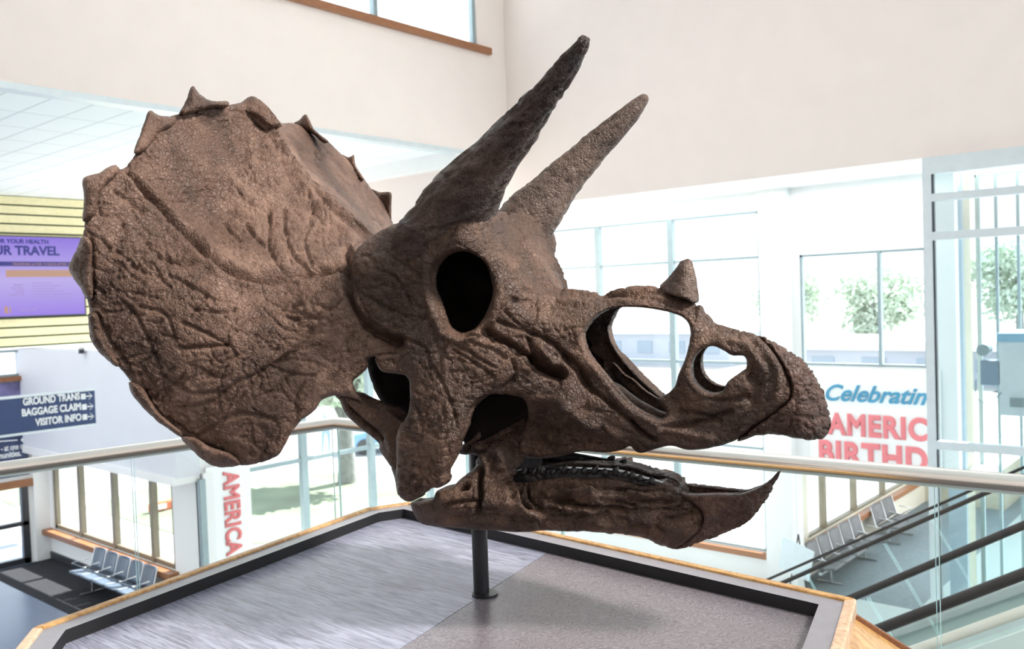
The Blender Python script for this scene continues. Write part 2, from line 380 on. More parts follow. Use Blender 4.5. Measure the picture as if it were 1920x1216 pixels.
def sheet(outline, ctrl, mid=(), holes=(), step=4.0, R=13.0, drop=.022, thick=.03, creases=(), detail=default_detail,
          inner='lat', mirror=True, smooth_n=4, dscale=.95, side=1, ragged=0.0, mk=1.0, far=False):
    """One bone of the near side as a thick shell: its outline, the holes in it, how far each spot lies from the
    symmetry plane, the furrows on it; the far side is its mirror image."""
    O = np.asarray(outline, float); L = smooth_loop(O, smooth_n)
    midflag = np.zeros(len(L), bool)
    for i in range(len(O)):
        if i in mid and (i + 1) % len(O) in mid: midflag[i * smooth_n:(i + 1) * smooth_n] = True
    if ragged:
        k = np.arange(len(L)); L = L + ragged * np.stack([np.sin(k * 2.3) * np.cos(k * .71), np.cos(k * 1.9) * np.sin(k * .53)], 1) * (~midflag)[:, None]
    HL = [smooth_loop(h, smooth_n) for h in holes]
    lo, hi = L.min(0) - step, L.max(0) + step
    nx, ny = int((hi[0] - lo[0]) / step) + 2, int((hi[1] - lo[1]) / step) + 2
    gx, gy = np.meshgrid(lo[0] + step * np.arange(nx), lo[1] + step * np.arange(ny))
    cc = np.stack([gx[:-1, :-1].ravel(), gy[:-1, :-1].ravel()], 1) + step / 2
    ok = inside(cc, L)
    for h in HL: ok &= ~inside(cc, h)
    ok = ok.reshape(ny - 1, nx - 1)
    vid = -np.ones((ny, nx), int)
    jj, ii = np.nonzero(ok)
    q = np.stack([jj * nx + ii, jj * nx + ii + 1, (jj + 1) * nx + ii + 1, (jj + 1) * nx + ii], 1)
    used, inv = np.unique(q, return_inverse=True); Fq = inv.reshape(q.shape)
    px = np.stack([gx.ravel()[used], gy.ravel()[used]], 1)
    # boundary edges
    ed = {}
    for f in Fq:
        for k in range(4):
            a, b = int(f[k]), int(f[(k + 1) % 4])
            if (b, a) in ed: del ed[(b, a)]
            else: ed[(a, b)] = 1
    bnd = np.array(sorted({a for e in ed for a in e}))
    LA = [L] + HL
    A = np.vstack(LA); B = np.vstack([np.roll(x, -1, 0) for x in LA])
    _, pt = seg_dist(px[bnd], A, B, True); px[bnd] = pt
    isb = np.zeros(len(px), bool); isb[bnd] = True
    und = np.array([(a, b) for f in Fq for a, b in ((f[0], f[1]), (f[1], f[2]), (f[2], f[3]), (f[3], f[0]))])
    und = np.unique(np.sort(und, 1), axis=0)
    for it in range(3):
        s = np.zeros_like(px); c = np.zeros(len(px))
        for a, b in ((0, 1), (1, 0)):
            np.add.at(s, und[:, a], px[und[:, b]]); np.add.at(c, und[:, a], 1)
        avg = s / c[:, None]; mv = ~isb
        px[mv] = px[mv] * .5 + avg[mv] * .5
    w = tps(ctrl, px)
    rim = np.concatenate([~midflag] + [np.ones(len(h), bool) for h in HL])
    d = seg_dist(px, A[rim], B[rim])
    t = np.clip(1 - d / R, 0, 1); w = w - drop * (1 - np.sqrt(np.maximum(0, 1 - t * t)))
    if not far: w = np.maximum(w, .0015)
    V = skull_pts(px, w)
    N = vnormals(V, Fq)
    toc = CL[None] - V
    if ((N * toc).sum(1)).mean() < 0: N = -N
    h = detail(V) * dscale if detail else np.zeros(len(V))
    h = h * np.clip(d / (R * .8), .25, 1)
    for cr in creases:
        pts, dep, wid = cr[0], cr[1], cr[2]
        Lc = smooth_line(pts) if len(pts) > 2 else np.asarray(pts, float)
        lo2, hi2 = Lc.min(0) - 3.2 * wid, Lc.max(0) + 3.2 * wid
        m = ((px > lo2) & (px < hi2)).all(1)
        if not m.any(): continue
        dd = seg_dist(px[m], Lc[:-1], Lc[1:]); wob = 1 + .35 * vnoise(V[m] * 60, 77)
        h[m] -= 1.6 * dep * np.exp(-(dd / (wid * wob)) ** 2) * np.clip(d[m] / 7, .15, 1)
    midv = np.abs(w) < .004
    Nd = N.copy(); Nd[midv, 1] = 0
    V = V + Nd * h[:, None]
    if not far: V[:, 1] = np.minimum(V[:, 1], -.0008)
    V[midv, 1] = -.0008
    if inner == 'lat':
        I = V.copy(); I[:, 1] = np.minimum(V[:, 1] + thick, -.0004)
        I[:, 1] = np.maximum(I[:, 1], V[:, 1] + .0003)
    else:                                     # the frill: thickness away from the viewer, and backwards at the midline
        vd = V - CL[None]; vd /= np.linalg.norm(vd, axis=1, keepdims=True)
        k = np.clip(np.abs(V[:, 1]) / .25, 0, 1)[:, None]
        I = V + thick * (vd * k + np.array([-.75, 0, -.35]) * (1 - k))
        if not far: I[:, 1] = np.minimum(I[:, 1], -.0004)
    n = len(V); VV = np.vstack([V, I]); FF = [tuple(f) for f in Fq] + [tuple(f[::-1] + n) for f in Fq]
    FF += [(b, a, a + n, b + n) for (a, b) in ed]
    if side < 0: VV = VV * np.array([1, -1, 1.])
    if mirror:
        m = len(VV); VV = np.vstack([VV, VV * np.array([1, -mk, 1.])]); FF = FF + [tuple(int(i) + m for i in f[::-1]) for f in FF]
    return VV, FF

skull = bpy.data.objects.new('dinosaur_skull', None); COL.objects.link(skull)
skull.matrix_world = Matrix(((SX[0], SN[0], SZ[0], P0[0]), (SX[1], SN[1], SZ[1], P0[1]), (SX[2], SN[2], SZ[2], P0[2]), (0, 0, 0, 1)))
skull.empty_display_size = .1
tag(skull, 'huge brown three-horned dinosaur skull with a bony frill, mounted on a black pole', 'dinosaur skull')
bpy.context.view_layer.update()
def skull_part(name, VF, mat, parent=skull, label=None):
    me = bpy.data.meshes.new(name); me.from_pydata([tuple(map(float, v)) for v in VF[0]], [], [tuple(map(int, f)) for f in VF[1]])
    b = bmesh.new(); b.from_mesh(me); bmesh.ops.remove_doubles(b, verts=b.verts, dist=2e-5)
    bmesh.ops.recalc_face_normals(b, faces=b.faces); b.to_mesh(me); b.free()
    me.polygons.foreach_set('use_smooth', [True] * len(me.polygons))
    o = link_mesh(name, me, mat, parent, keep=False)
    if label: o['label'] = label
    return o
def loft(left, right, wl, ns=90, nr=44, grooves=.006, seed=3, tipround=True, depth_k=1.0):
    """a horn: its two edges and the lateral distance of its axis along its length"""
    def res(P):
        P = smooth_line(P, 6); s = np.concatenate([[0], np.cumsum(np.linalg.norm(np.diff(P, axis=0), axis=1))]); s /= s[-1]
        u = np.linspace(0, 1, ns); return np.stack([np.interp(u, s, P[:, 0]), np.interp(u, s, P[:, 1])], 1)
    Lp, Rp = res(left), res(right); u = np.linspace(0, 1, ns)
    w = np.interp(u, [a[0] for a in wl], [a[1] for a in wl])
    A, B = skull_pts(Lp, w), skull_pts(Rp, w); Cn = (A + B) / 2; hw = (B - A) / 2
    T = np.gradient(Cn, axis=0); T /= np.linalg.norm(T, axis=1, keepdims=True)
    rings = []; 
    for i in range(ns):
        r = np.linalg.norm(hw[i]); e1 = hw[i] / max(r, 1e-6); e2 = np.cross(T[i], e1); e2 /= np.linalg.norm(e2)
        a = np.linspace(0, 2 * np.pi, nr, endpoint=False)
        rings.append(Cn[i] + r * (np.cos(a)[:, None] * e1 + depth_k * np.sin(a)[:, None] * e2))
    Rg = np.array(rings); ax = u[:, None] + np.zeros((1, nr)); ang = np.linspace(0, 2 * np.pi, nr, endpoint=False)[None] + np.zeros((ns, 1))
    rad = np.linalg.norm(hw, axis=1)[:, None] + np.zeros((1, nr))
    q = np.stack([np.cos(ang) * 2.3, np.sin(ang) * 2.3, ax * 5.5], 2).reshape(-1, 3)
    q = q + .25 * np.stack([fbm(q * 1.3, 2, seed), fbm(q * 1.3, 2, seed + 1), fbm(q * 1.3, 2, seed + 2)], 1)
    g = np.abs(fbm(q * np.array([1.6, 1.6, .8]), 3, seed + 5)); h = -np.exp(-(g / .07) ** 2) * grooves + grooves * .9 * fbm(q * 1.7, 3, seed + 9)
    e = voro_edge(q * np.array([1.9, 1.9, 2.2]), seed + 13); h -= grooves * .8 * np.exp(-(e / .10) ** 2)
    h = h.reshape(ns, nr) * np.clip(rad / .05, .25, 1)
    dirv = Rg - Cn[:, None]; dirv /= np.maximum(np.linalg.norm(dirv, axis=2, keepdims=True), 1e-9)
    Rg = Rg + dirv * h[:, :, None]
    V = Rg.reshape(-1, 3); Fc = [(i * nr + j, i * nr + (j + 1) % nr, (i + 1) * nr + (j + 1) % nr, (i + 1) * nr + j) for i in range(ns - 1) for j in range(nr)]
    V = np.vstack([V, Cn[:1] - T[:1] * rad[0, 0] * .5, Cn[-1:]]); a, b = ns * nr, ns * nr + 1
    Fc += [(a, (j + 1) % nr, j) for j in range(nr)] + [(b, (ns - 1) * nr + j, (ns - 1) * nr + (j + 1) % nr) for j in range(nr)]
    return V, Fc

def strokes(n, poly, origin, lo, hi, dep, wid, seed, jit=.35, swirl=0.0):
    """short cracks scattered over a region, fanning out from a point"""
    rnd = random.Random(seed); P = np.asarray(poly, float); a, b = P.min(0), P.max(0); out = []
    while len(out) < n:
        p = np.array([rnd.uniform(a[0], b[0]), rnd.uniform(a[1], b[1])])
        if not inside(p[None], P)[0]: continue
        ang = math.atan2(p[1] - origin[1], p[0] - origin[0]) + swirl + rnd.gauss(0, jit); L = rnd.uniform(lo, hi); pts = [p]
        for k in range(4):
            ang += rnd.gauss(0, .28); pts.append(pts[-1] + L / 4 * np.array([math.cos(ang), math.sin(ang)]))
        out.append(([tuple(q) for q in pts], dep * rnd.uniform(.3, .8), wid * rnd.uniform(.68, .95)))
    return out

# ------------------------------------------------------------------ frill
FR_OUT = [(476, 183), (514, 240), (549, 292), (583, 337), (618, 370), (659, 404), (697, 438),           # midline 0-6
          (740, 450), (775, 540), (800, 620), (770, 662), (704, 668), (690, 672), (690, 688), (673, 705), (662, 715), (668, 735), (679, 752),
          (655, 744), (628, 741), (604, 749), (590, 769), (563, 790), (545, 814), (530, 842), (518, 856), (490, 867), (462, 872), (428, 873),
          (394, 866), (366, 845), (338, 815), (297, 784), (264, 753), (246, 718), (238, 705), (219, 683), (186, 650), (172, 622), (168, 592), (166, 569),
          (158, 548), (147, 525), (141, 500), (147, 470), (155, 442), (157, 424), (160, 400), (168, 360), (190, 332), (219, 318), (230, 316), (238, 308), (248, 296),
          (262, 276), (285, 245), (314, 221), (338, 212), (365, 200), (396, 197), (426, 197), (452, 192)]
FR_W = [(476, 183, 0), (514, 240, 0), (549, 292, 0), (583, 337, 0), (618, 370, 0), (659, 404, 0), (697, 438, 0),
        (426, 199, .11), (338, 213, .26), (285, 245, .36), (252, 285, .42), (228, 316, .47), (157, 424, .585), (141, 500, .61), (165, 569, .60), (186, 650, .59), (238, 707, .56), (338, 818, .49),
        (428, 872, .45), (518, 856, .42), (563, 790, .39), (628, 742, .345), (679, 752, .315), (690, 680, .305), (770, 662, .26), (800, 620, .24), (740, 450, .07),
        (400, 400, .25), (300, 350, .39), (520, 400, .14), (600, 450, .135), (420, 260, .135), (480, 330, .12), (370, 300, .26), (640, 440, .07),
        (450, 600, .43), (300, 600, .52), (450, 700, .45), (400, 800, .475), (550, 680, .38), (620, 640, .335), (680, 560, .285), (560, 520, .285), (480, 525, .345), (380, 480, .40), (250, 480, .52),
        (655, 494, .225), (690, 470, .15), (720, 520, .2), (740, 600, .25)]
FR_CR = [([(238, 312), (252, 334), (276, 365), (304, 392), (324, 417), (349, 441), (369, 458), (394, 482), (425, 505), (463, 521), (497, 527), (545, 518), (601, 504), (665, 492)], .013, 4.5),
         ([(570, 513), (605, 506), (640, 500), (690, 490)], .040, 5),
         ([(652, 470), (651, 515), (657, 556), (675, 592), (698, 616), (730, 634), (758, 644)], .022, 7),
         ([(262, 334), (290, 365), (330, 405), (375, 447), (420, 487), (470, 510), (540, 505)], -.007, 9),
         ([(240, 340), (270, 380), (310, 418), (345, 455), (390, 500), (440, 528), (500, 540)], -.006, 8),
         ([(476, 186), (514, 240), (549, 292), (583, 337), (618, 370), (659, 404)], -.006, 10),
         ([(505, 400), (502, 451), (511, 479), (528, 508)], .007, 3.5), ([(532, 392), (535, 434), (549, 479), (580, 505)], .006, 3.5),
         ([(583, 420), (570, 450), (583, 496)], .005, 3), ([(418, 417), (449, 451)], .006, 3), ([(459, 417), (480, 445), (501, 465)], .007, 3.5),
         ([(276, 451), (293, 475), (324, 486), (360, 490)], .007, 4), ([(214, 358), (240, 375), (266, 396)], .006, 3.5),
         ([(338, 652), (387, 649), (425, 646)], .009, 4), ([(342, 604), (394, 628), (425, 646)], .006, 3.5), ([(421, 638), (456, 607), (507, 586), (560, 570)], .005, 3),
         ([(338, 766), (394, 755), (418, 735), (445, 717), (507, 686), (559, 648), (583, 617)], .006, 4), ([(362, 579), (421, 585), (440, 578)], .006, 3), ([(362, 579), (387, 552)], .006, 3),
         ([(376, 690), (404, 707), (420, 707)], .005, 3), ([(342, 821), (376, 814), (445, 776), (514, 787)], .006, 4), ([(507, 686), (545, 700), (590, 705)], .004, 3),
         ([(583, 337), (600, 372), (640, 410), (690, 445)], .004, 4), ([(560, 330), (610, 400), (660, 440)], -.006, 10),
         ([(170, 445), (173, 500), (170, 560)], .006, 4), ([(182, 590), (200, 630), (230, 672), (245, 700)], .006, 4), ([(262, 730), (295, 772), (335, 800), (372, 830), (420, 852)], .006, 4),
         ([(262, 575), (310, 590), (330, 640)], .004, 3), ([(220, 470), (270, 510), (330, 520), (400, 560)], .004, 3), ([(225, 560), (260, 600), (300, 690)], .005, 3),
         ([(440, 760), (470, 720), (520, 650)], .004, 3), ([(610, 650), (560, 690), (500, 740)], .004, 3), ([(300, 700), (350, 735), (420, 735)], .005, 3),
         ([(640, 560), (600, 590), (540, 600)], .004, 3), ([(700, 600), (650, 640), (600, 690)], .004, 3)]
PAR = [(476, 195), (540, 295), (620, 380), (690, 445), (640, 480), (520, 505), (420, 480), (340, 405), (270, 330), (290, 260), (360, 215)]
SQU = [(235, 335), (330, 430), (440, 525), (640, 515), (670, 560), (700, 640), (600, 720), (500, 840), (420, 855), (330, 790), (250, 690), (185, 610), (160, 480), (175, 370)]
FR_CR += strokes(70, PAR, (760, 520), 14, 55, .0045, 2.3, 5, .45) + strokes(34, PAR, (600, 620), 20, 80, .005, 2.6, 6, .3)
FR_CR += strokes(95, SQU, (760, 560), 18, 85, .0050, 2.4, 7, .5) + strokes(28, SQU, (760, 560), 30, 120, .0060, 3.0, 8, .9)
FR_CR += strokes(20, SQU, (760, 560), 40, 110, -.0035, 9, 9, .7) + strokes(10, PAR, (760, 520), 40, 110, -.0035, 9, 10, .4)
def frill_detail(P):
    q = P + .015 * np.stack([fbm(P * 12, 3, 5), fbm(P * 12, 3, 6), fbm(P * 12, 3, 7)], 1)
    h = .008 * fbm(P * 5, 3, 12) + .003 * fbm(P * 24, 3, 22)
    # fine wrinkles running from the base of the frill to its rim
    k = np.abs(fbm(q * np.array([14, 26, 20.]), 4, 33)); h -= .0052 * np.exp(-(k / .040) ** 2)
    k2 = np.abs(fbm(q * np.array([40, 62, 44.]), 3, 37)); h -= .0026 * np.exp(-(k2 / .06) ** 2)
    e = voro_edge(q * 34, 43); h -= .0012 * np.exp(-(e / .07) ** 2) * np.clip(.45 + 1.2 * fbm(P * 6, 2, 52), .1, 1)
    return h
FF_OUT = [(476, 183), (514, 240), (549, 292), (583, 337), (618, 370), (659, 404), (697, 438), (715, 480), (730, 560), (740, 640), (760, 690), (790, 730), (829, 768), (875, 760), (880, 700), (850, 640), (800, 560), (762, 480),
          (737, 418), (722, 386), (700, 358), (684, 337), (664, 310), (640, 289), (616, 266), (586, 246), (552, 231), (523, 229), (498, 208)]
FF_W = [(x, y, 0) for x, y in FF_OUT[:7]] + [(552, 231, -.17), (616, 266, -.31), (684, 337, -.49), (737, 418, -.63), (800, 560, -.66), (880, 700, -.62), (829, 768, -.47), (760, 690, -.30), (730, 560, -.2), (715, 480, -.09), (640, 345, -.245), (690, 400, -.28), (560, 265, -.11)]
FF_CR = [([(594, 284), (601, 296)], .012, 3), ([(690, 352), (705, 392), (722, 430)], .009, 4), ([(640, 310), (665, 350), (700, 410)], .004, 4), ([(560, 270), (600, 320), (640, 360)], .003, 4)]
def merge(*vf):
    V, Fc, n = [], [], 0
    for v, f in vf: V.append(v); Fc += [tuple(int(i) + n for i in q) for q in f]; n += len(v)
    return np.vstack(V), Fc
frill = skull_part('frill', merge(sheet(FR_OUT, FR_W, mid=range(0, 7), creases=FR_CR, detail=frill_detail, R=11, drop=.012, thick=.035, inner='back', step=2.7, mirror=False),
                          sheet(FF_OUT, FF_W, mid=range(0, 7), creases=FF_CR, detail=frill_detail, R=8, drop=.008, thick=.035, inner='back', step=2.7, mirror=False, far=True)), M_frill,
           label='broad tan-brown bony frill')

# scalloped bones along the rim of the frill: the near ones and, mirrored, the far ones
EP = [([(361, 161), (375, 176), (396, 188), (427, 190), (426, 200), (400, 201), (370, 209), (337, 214), (343, 200), (352, 181)], [(340, 210, .285), (426, 195, .15), (361, 165, .235)]),
      ([(280, 207), (297, 215), (331, 222), (322, 239), (300, 248), (284, 270), (268, 284), (251, 287), (258, 262), (269, 233)], [(330, 224, .30), (252, 285, .45), (280, 208, .375)]),
      ([(156, 333), (185, 324), (206, 311), (219, 309), (224, 322), (198, 345), (186, 370), (180, 400), (165, 412), (154, 412), (157, 370)], [(222, 314, .515), (155, 410, .61), (157, 335, .585), (190, 350, .57)]),
      ([(154, 443), (142, 470), (128, 499), (136, 520), (150, 540), (161, 558), (174, 556), (172, 500), (172, 455)], [(154, 445, .625), (172, 500, .61), (128, 499, .61), (165, 556, .63)]),
      ([(165, 589), (167, 620), (171, 640), (190, 664), (217, 687), (222, 678), (200, 645), (190, 610), (182, 588)], [(166, 590, .63), (217, 686, .60), (190, 610, .605), (170, 640, .61)]),
      ([(241, 716), (248, 740), (262, 757), (293, 788), (339, 819), (338, 806), (305, 780), (284, 752), (266, 725)], [(241, 717, .58), (338, 815, .515), (280, 745, .56), (262, 756, .565)]),
      ([(340, 820), (366, 850), (394, 871), (428, 876), (450, 869), (430, 848), (395, 838), (365, 820)], [(340, 820, .515), (440, 868, .475), (390, 838, .505), (394, 870, .485)])]
def rough_detail(P):
    q = P + .01 * np.stack([fbm(P * 22, 3, 5), fbm(P * 22, 3, 6), fbm(P * 22, 3, 7)], 1)
    e = voro_edge(q * 48, 48)
    return .006 * fbm(P * 30, 3, 23) - .004 * np.exp(-(e / .13) ** 2)
for (ol, wc) in EP:
    for sd in (1,):
        skull_part('rim_bone', sheet(ol, wc, step=3, R=13, drop=.018, thick=.034, inner='back', detail=rough_detail, mirror=False, side=sd), M_frill, frill)
skull_part('rim_bone', sheet([(476, 180), (466, 184), (456, 198), (447, 206), (478, 216), (505, 236), (523, 232), (515, 216), (498, 196)][::-1],
                             [(476, 181, .012), (456, 198, .045), (447, 206, .06), (500, 215, .02), (522, 230, .01)], step=3, R=10, drop=.012, thick=.03, inner='back', detail=rough_detail), M_frill, frill)

FARB = [([(552, 231), (562, 224), (573, 214), (580, 224), (588, 240), (600, 252), (616, 265), (607, 267), (592, 254), (570, 240)], -.21),
        ([(637, 287), (652, 294), (659, 292), (664, 291), (667, 310), (683, 336), (672, 334), (660, 312), (648, 302)], -.43),
        ([(695, 354), (712, 360), (733, 361), (734, 385), (733, 413), (724, 398), (712, 375)], -.63)]
for ol, w in FARB:
    skull_part('rim_bone', sheet(ol, [(ol[0][0], ol[0][1], w), (ol[4][0], ol[4][1], w), (ol[-2][0], ol[-2][1], w)], step=2.4, R=7, drop=.010, thick=.028, inner='back', detail=rough_detail, dscale=.6, mirror=False, far=True), M_frill, frill)

# ------------------------------------------------------------------ face
FA_OUT = [(672, 464), (697, 444), (728, 424), (765, 412), (800, 400), (860, 392), (912, 400), (932, 396),                      # 0-7
          (948, 400), (968, 425), (990, 455), (1012, 490), (1034, 529), (1069, 540), (1104, 546), (1128, 548), (1155, 541), (1193, 535), (1238, 538), (1256, 551), (1287, 560), (1300, 569), (1312, 571),
          (1325, 591), (1345, 607), (1380, 617), (1418, 629),                                                                   # 8-26 midline
          (1446, 653), (1466, 681), (1480, 709), (1484, 736), (1477, 754), (1449, 778), (1408, 805), (1380, 825),
          (1334, 839), (1290, 843), (1259, 835), (1231, 841), (1203, 849), (1191, 845), (1181, 836), (1167, 843), (1136, 848), (1088, 846), (1041, 856), (993, 858), (972, 848), (976, 815), (990, 780),
          (985, 752), (965, 742), (922, 740), (902, 749), (886, 763), (875, 785), (873, 799), (866, 813), (858, 832), (852, 852), (843, 870), (835, 886), (838, 900), (830, 911), (810, 916), (788, 930), (766, 941),
          (746, 926), (742, 899), (743, 870), (743, 821), (751, 793), (757, 789), (766, 765), (768, 732), (762, 706), (740, 701), (716, 696), (705, 681), (704, 668), (722, 662), (743, 660), (756, 648), (756, 634),
          (734, 626), (704, 608), (684, 586), (667, 553), (661, 518), (661, 485)]
ORBIT = [(810, 512), (809, 538), (819, 563), (825, 580), (833, 606), (846, 620), (862, 625), (886, 618), (902, 602), (914, 580), (924, 550), (921, 521), (911, 494), (891, 478), (864, 470), (838, 477), (820, 491)]
NARIS = [(1092, 629), (1100, 612), (1117, 593), (1138, 581), (1166, 576), (1207, 577), (1249, 584), (1276, 593), (1290, 606), (1294, 626), (1290, 653), (1283, 677), (1273, 699), (1266, 722), (1252, 737), (1231, 749),
         (1244, 764), (1249, 775), (1238, 786), (1221, 781), (1187, 765), (1159, 738), (1141, 715), (1117, 685), (1099, 657)]
NARIS2 = [(1312, 657), (1325, 651), (1339, 649), (1359, 658), (1373, 666), (1394, 667), (1399, 678), (1394, 694), (1377, 705), (1363, 716), (1355, 732), (1339, 738), (1321, 733), (1304, 719), (1296, 698), (1299, 674)]
FA_W = [(930, 391, .09), (948, 400, .02), (968, 425, .012), (990, 455, .01), (1012, 490, .01), (1034, 529, .008), (1069, 540, .008), (1128, 548, .008), (1193, 535, .008), (1238, 538, .008), (1287, 560, .008), (1312, 571, .008), (1345, 607, .008), (1418, 629, .008),
        (668, 500, .285), (700, 500, .285), (672, 545, .29), (690, 580, .295), (740, 560, .28), (700, 450, .21), (740, 420, .19), (740, 470, .255), (790, 440, .265), (765, 412, .19), (850, 400, .25), (850, 430, .275), (810, 425, .24), (900, 415, .22), (930, 395, .13), (930, 430, .15),
        (806, 540, .27), (812, 500, .275), (862, 628, .262), (832, 610, .27), (930, 550, .215), (912, 590, .235), (918, 485, .2), (862, 462, .285), (890, 472, .25),
        (790, 600, .285), (757, 645, .30), (708, 672, .315), (760, 690, .305), (800, 700, .305), (850, 690, .285), (850, 740, .30), (800, 800, .335), (760, 860, .345), (780, 900, .355), (768, 935, .352), (832, 900, .34), (858, 830, .325), (875, 785, .30), (905, 745, .26), (960, 690, .225), (900, 680, .265),
        (945, 640, .212), (1000, 600, .165), (970, 580, .178), (985, 530, .115), (960, 470, .09), (945, 430, .085),
        (1050, 590, .12), (1088, 640, .125), (1095, 565, .07), (1150, 562, .05), (1200, 556, .048), (1270, 576, .04), (1030, 560, .08),
        (1020, 690, .165), (985, 690, .20), (1000, 725, .185), (1060, 725, .165), (1100, 720, .135), (1120, 765, .155), (1060, 775, .155), (1000, 760, .165), (985, 800, .12), (1040, 815, .12), (990, 850, .105), (1040, 850, .105), (1130, 840, .11), (1200, 842, .11), (1200, 808, .13), (1150, 730, .125), (1180, 790, .14),
        (1240, 800, .112), (1290, 825, .10), (1298, 640, .06), (1300, 600, .045), (1288, 720, .08), (1320, 760, .088), (1400, 745, .085), (1440, 700, .062), (1420, 660, .045), (1340, 625, .035), (1470, 725, .068), (1430, 785, .078), (1380, 815, .082), (1330, 800, .092), (1260, 760, .075)]
FA_CR = [([(912, 623), (944, 640), (983, 664), (1003, 682), (1020, 694), (1053, 700)], .022, 7), ([(1000, 676), (1020, 690), (1046, 699)], .03, 9),
         ([(991, 621), (1030, 638), (1062, 668), (1089, 690), (1094, 707), (1107, 724), (1132, 745), (1158, 767), (1179, 787), (1205, 812), (1230, 828)], .012, 4.5),
         ([(1060, 670), (1085, 695), (1110, 730)], .012, 6), ([(1186, 792), (1195, 808), (1221, 826)], .012, 4),
         ([(933, 602), (955, 610), (985, 618)], .008, 4), ([(948, 576), (965, 562), (1000, 563), (1007, 575), (1002, 602), (989, 613), (972, 606), (955, 590), (948, 577)], .006, 2.8),
         ([(991, 634), (1000, 655), (1012, 676)], .010, 4), ([(1013, 655), (1040, 685)], -.010, 7), ([(920, 650), (960, 660), (990, 690)], -.006, 8),
         ([(969, 698), (963, 681), (959, 668), (980, 666)], .006, 2.5), ([(967, 705), (962, 714), (945, 726), (927, 735)], .011, 3.5),
         ([(756, 634), (790, 648), (800, 660), (806, 690)], .005, 2.8), ([(1115, 690), (1140, 725), (1170, 757), (1210, 786), (1255, 806), (1330, 822)], -.006, 8),
         ([(1240, 800), (1290, 795), (1330, 785), (1370, 770)], .010, 5), ([(1030, 560), (1080, 570), (1120, 556), (1180, 548), (1238, 545)], .005, 3),
         ([(1120, 548), (1170, 552), (1230, 560), (1280, 578)], .004, 2.5), ([(1300, 580), (1307, 572), (1303, 600)], .006, 3),
         ([(812, 690), (835, 730), (850, 770), (858, 800)], .004, 3), ([(840, 640), (880, 660), (930, 690)], .004, 2.5), ([(850, 655), (890, 680), (925, 706)], .004, 2.5), ([(880, 640), (920, 655), (950, 672)], .004, 2.5), ([(870, 628), (900, 632), (930, 640)], .003, 2.5),
         ([(800, 490), (798, 530), (806, 575), (826, 615)], -.008, 8), ([(930, 490), (938, 550), (922, 600)], -.008, 8), ([(826, 625), (862, 640), (900, 625)], -.006, 7),
         ([(700, 500), (740, 520), (770, 570)], .004, 3), ([(690, 555), (730, 580), (780, 600)], .004, 3), ([(720, 470), (760, 500), (790, 520)], .005, 3),
         ([(770, 750), (790, 800), (775, 860)], .004, 3), ([(760, 690), (755, 730), (768, 780)], .0, 3), ([(1420, 640), (1450, 680), (1462, 720), (1440, 765), (1390, 805)], -.005, 8),
         ([(1330, 745), (1360, 752), (1400, 745)], .006, 6), ([(1400, 690), (1420, 720), (1410, 750)], .010, 12), ([(1350, 635), (1400, 650), (1430, 690)], -.005, 8),
         ([(1275, 770), (1310, 775), (1350, 790)], .006, 4), ([(1060, 760), (1100, 790), (1160, 815)], -.010, 12), ([(1000, 745), (1050, 752), (1110, 790)], -.006, 10),
         ([(1000, 800), (1050, 815), (1090, 840)], .008, 5), ([(1060, 800), (1095, 815), (1110, 835)], .007, 4), ([(1130, 800), (1160, 830)], .006, 4), ([(1010, 830), (1060, 838), (1130, 836)], .006, 4)]
POSTO = [(672, 480), (760, 440), (810, 460), (800, 560), (830, 620), (800, 660), (750, 630), (690, 580)]
JUG = [(760, 640), (860, 640), (960, 690), (900, 740), (860, 800), (830, 890), (780, 900), (760, 800), (775, 700)]
LACR = [(930, 440), (1000, 500), (1040, 560), (1085, 620), (1020, 650), (940, 600), (925, 520)]
MAX = [(980, 690), (1100, 760), (1210, 830), (1130, 840), (1000, 845), (990, 760)]
FA_CR += strokes(34, POSTO, (866, 548), 14, 45, .0042, 2.3, 15, .3) + strokes(40, JUG, (870, 600), 16, 60, .0030, 2.3, 16, .35) + strokes(40, LACR, (870, 540), 10, 34, .0040, 2.2, 17, .5)
FA_CR += strokes(30, MAX, (900, 700), 14, 55, .0045, 2.5, 18, .4) + strokes(14, JUG, (870, 600), 30, 70, -.003, 7, 19, .4) + strokes(8, POSTO, (866, 548), 30, 60, -.003, 8, 20, .4)
FA_CR += strokes(26, [(1060, 548), (1240, 545), (1300, 590), (1250, 580), (1120, 575)], (900, 600), 12, 40, .0035, 2.2, 21, .2) + strokes(22, [(1320, 620), (1420, 640), (1470, 720), (1420, 790), (1330, 810), (1290, 780), (1400, 740), (1410, 680)], (1360, 700), 12, 40, .003, 2.2, 22, 1.2)
def face_detail(P):
    h = default_detail(P) * .8
    k = np.abs(fbm(P * np.array([18, 20, 40.]), 4, 61)); h -= .003 * np.exp(-(k / .05) ** 2)
    h = h * (1 - .55 * np.clip((P[:, 0] - .28) / .14, 0, 1))
    m = np.clip((.47 - P[:, 2]) / .1, 0, 1) * np.clip((.12 - P[:, 0]) / .05, 0, 1)       # the gnarled tip of the cheek
    h += m * rough_detail(P) * 2.0
    return h
skull_part('face', sheet(FA_OUT, FA_W, mid=range(8, 27), holes=[ORBIT, NARIS, NARIS2], creases=FA_CR, detail=face_detail, R=10, drop=.016, thick=.026, step=2.6), M_bone)

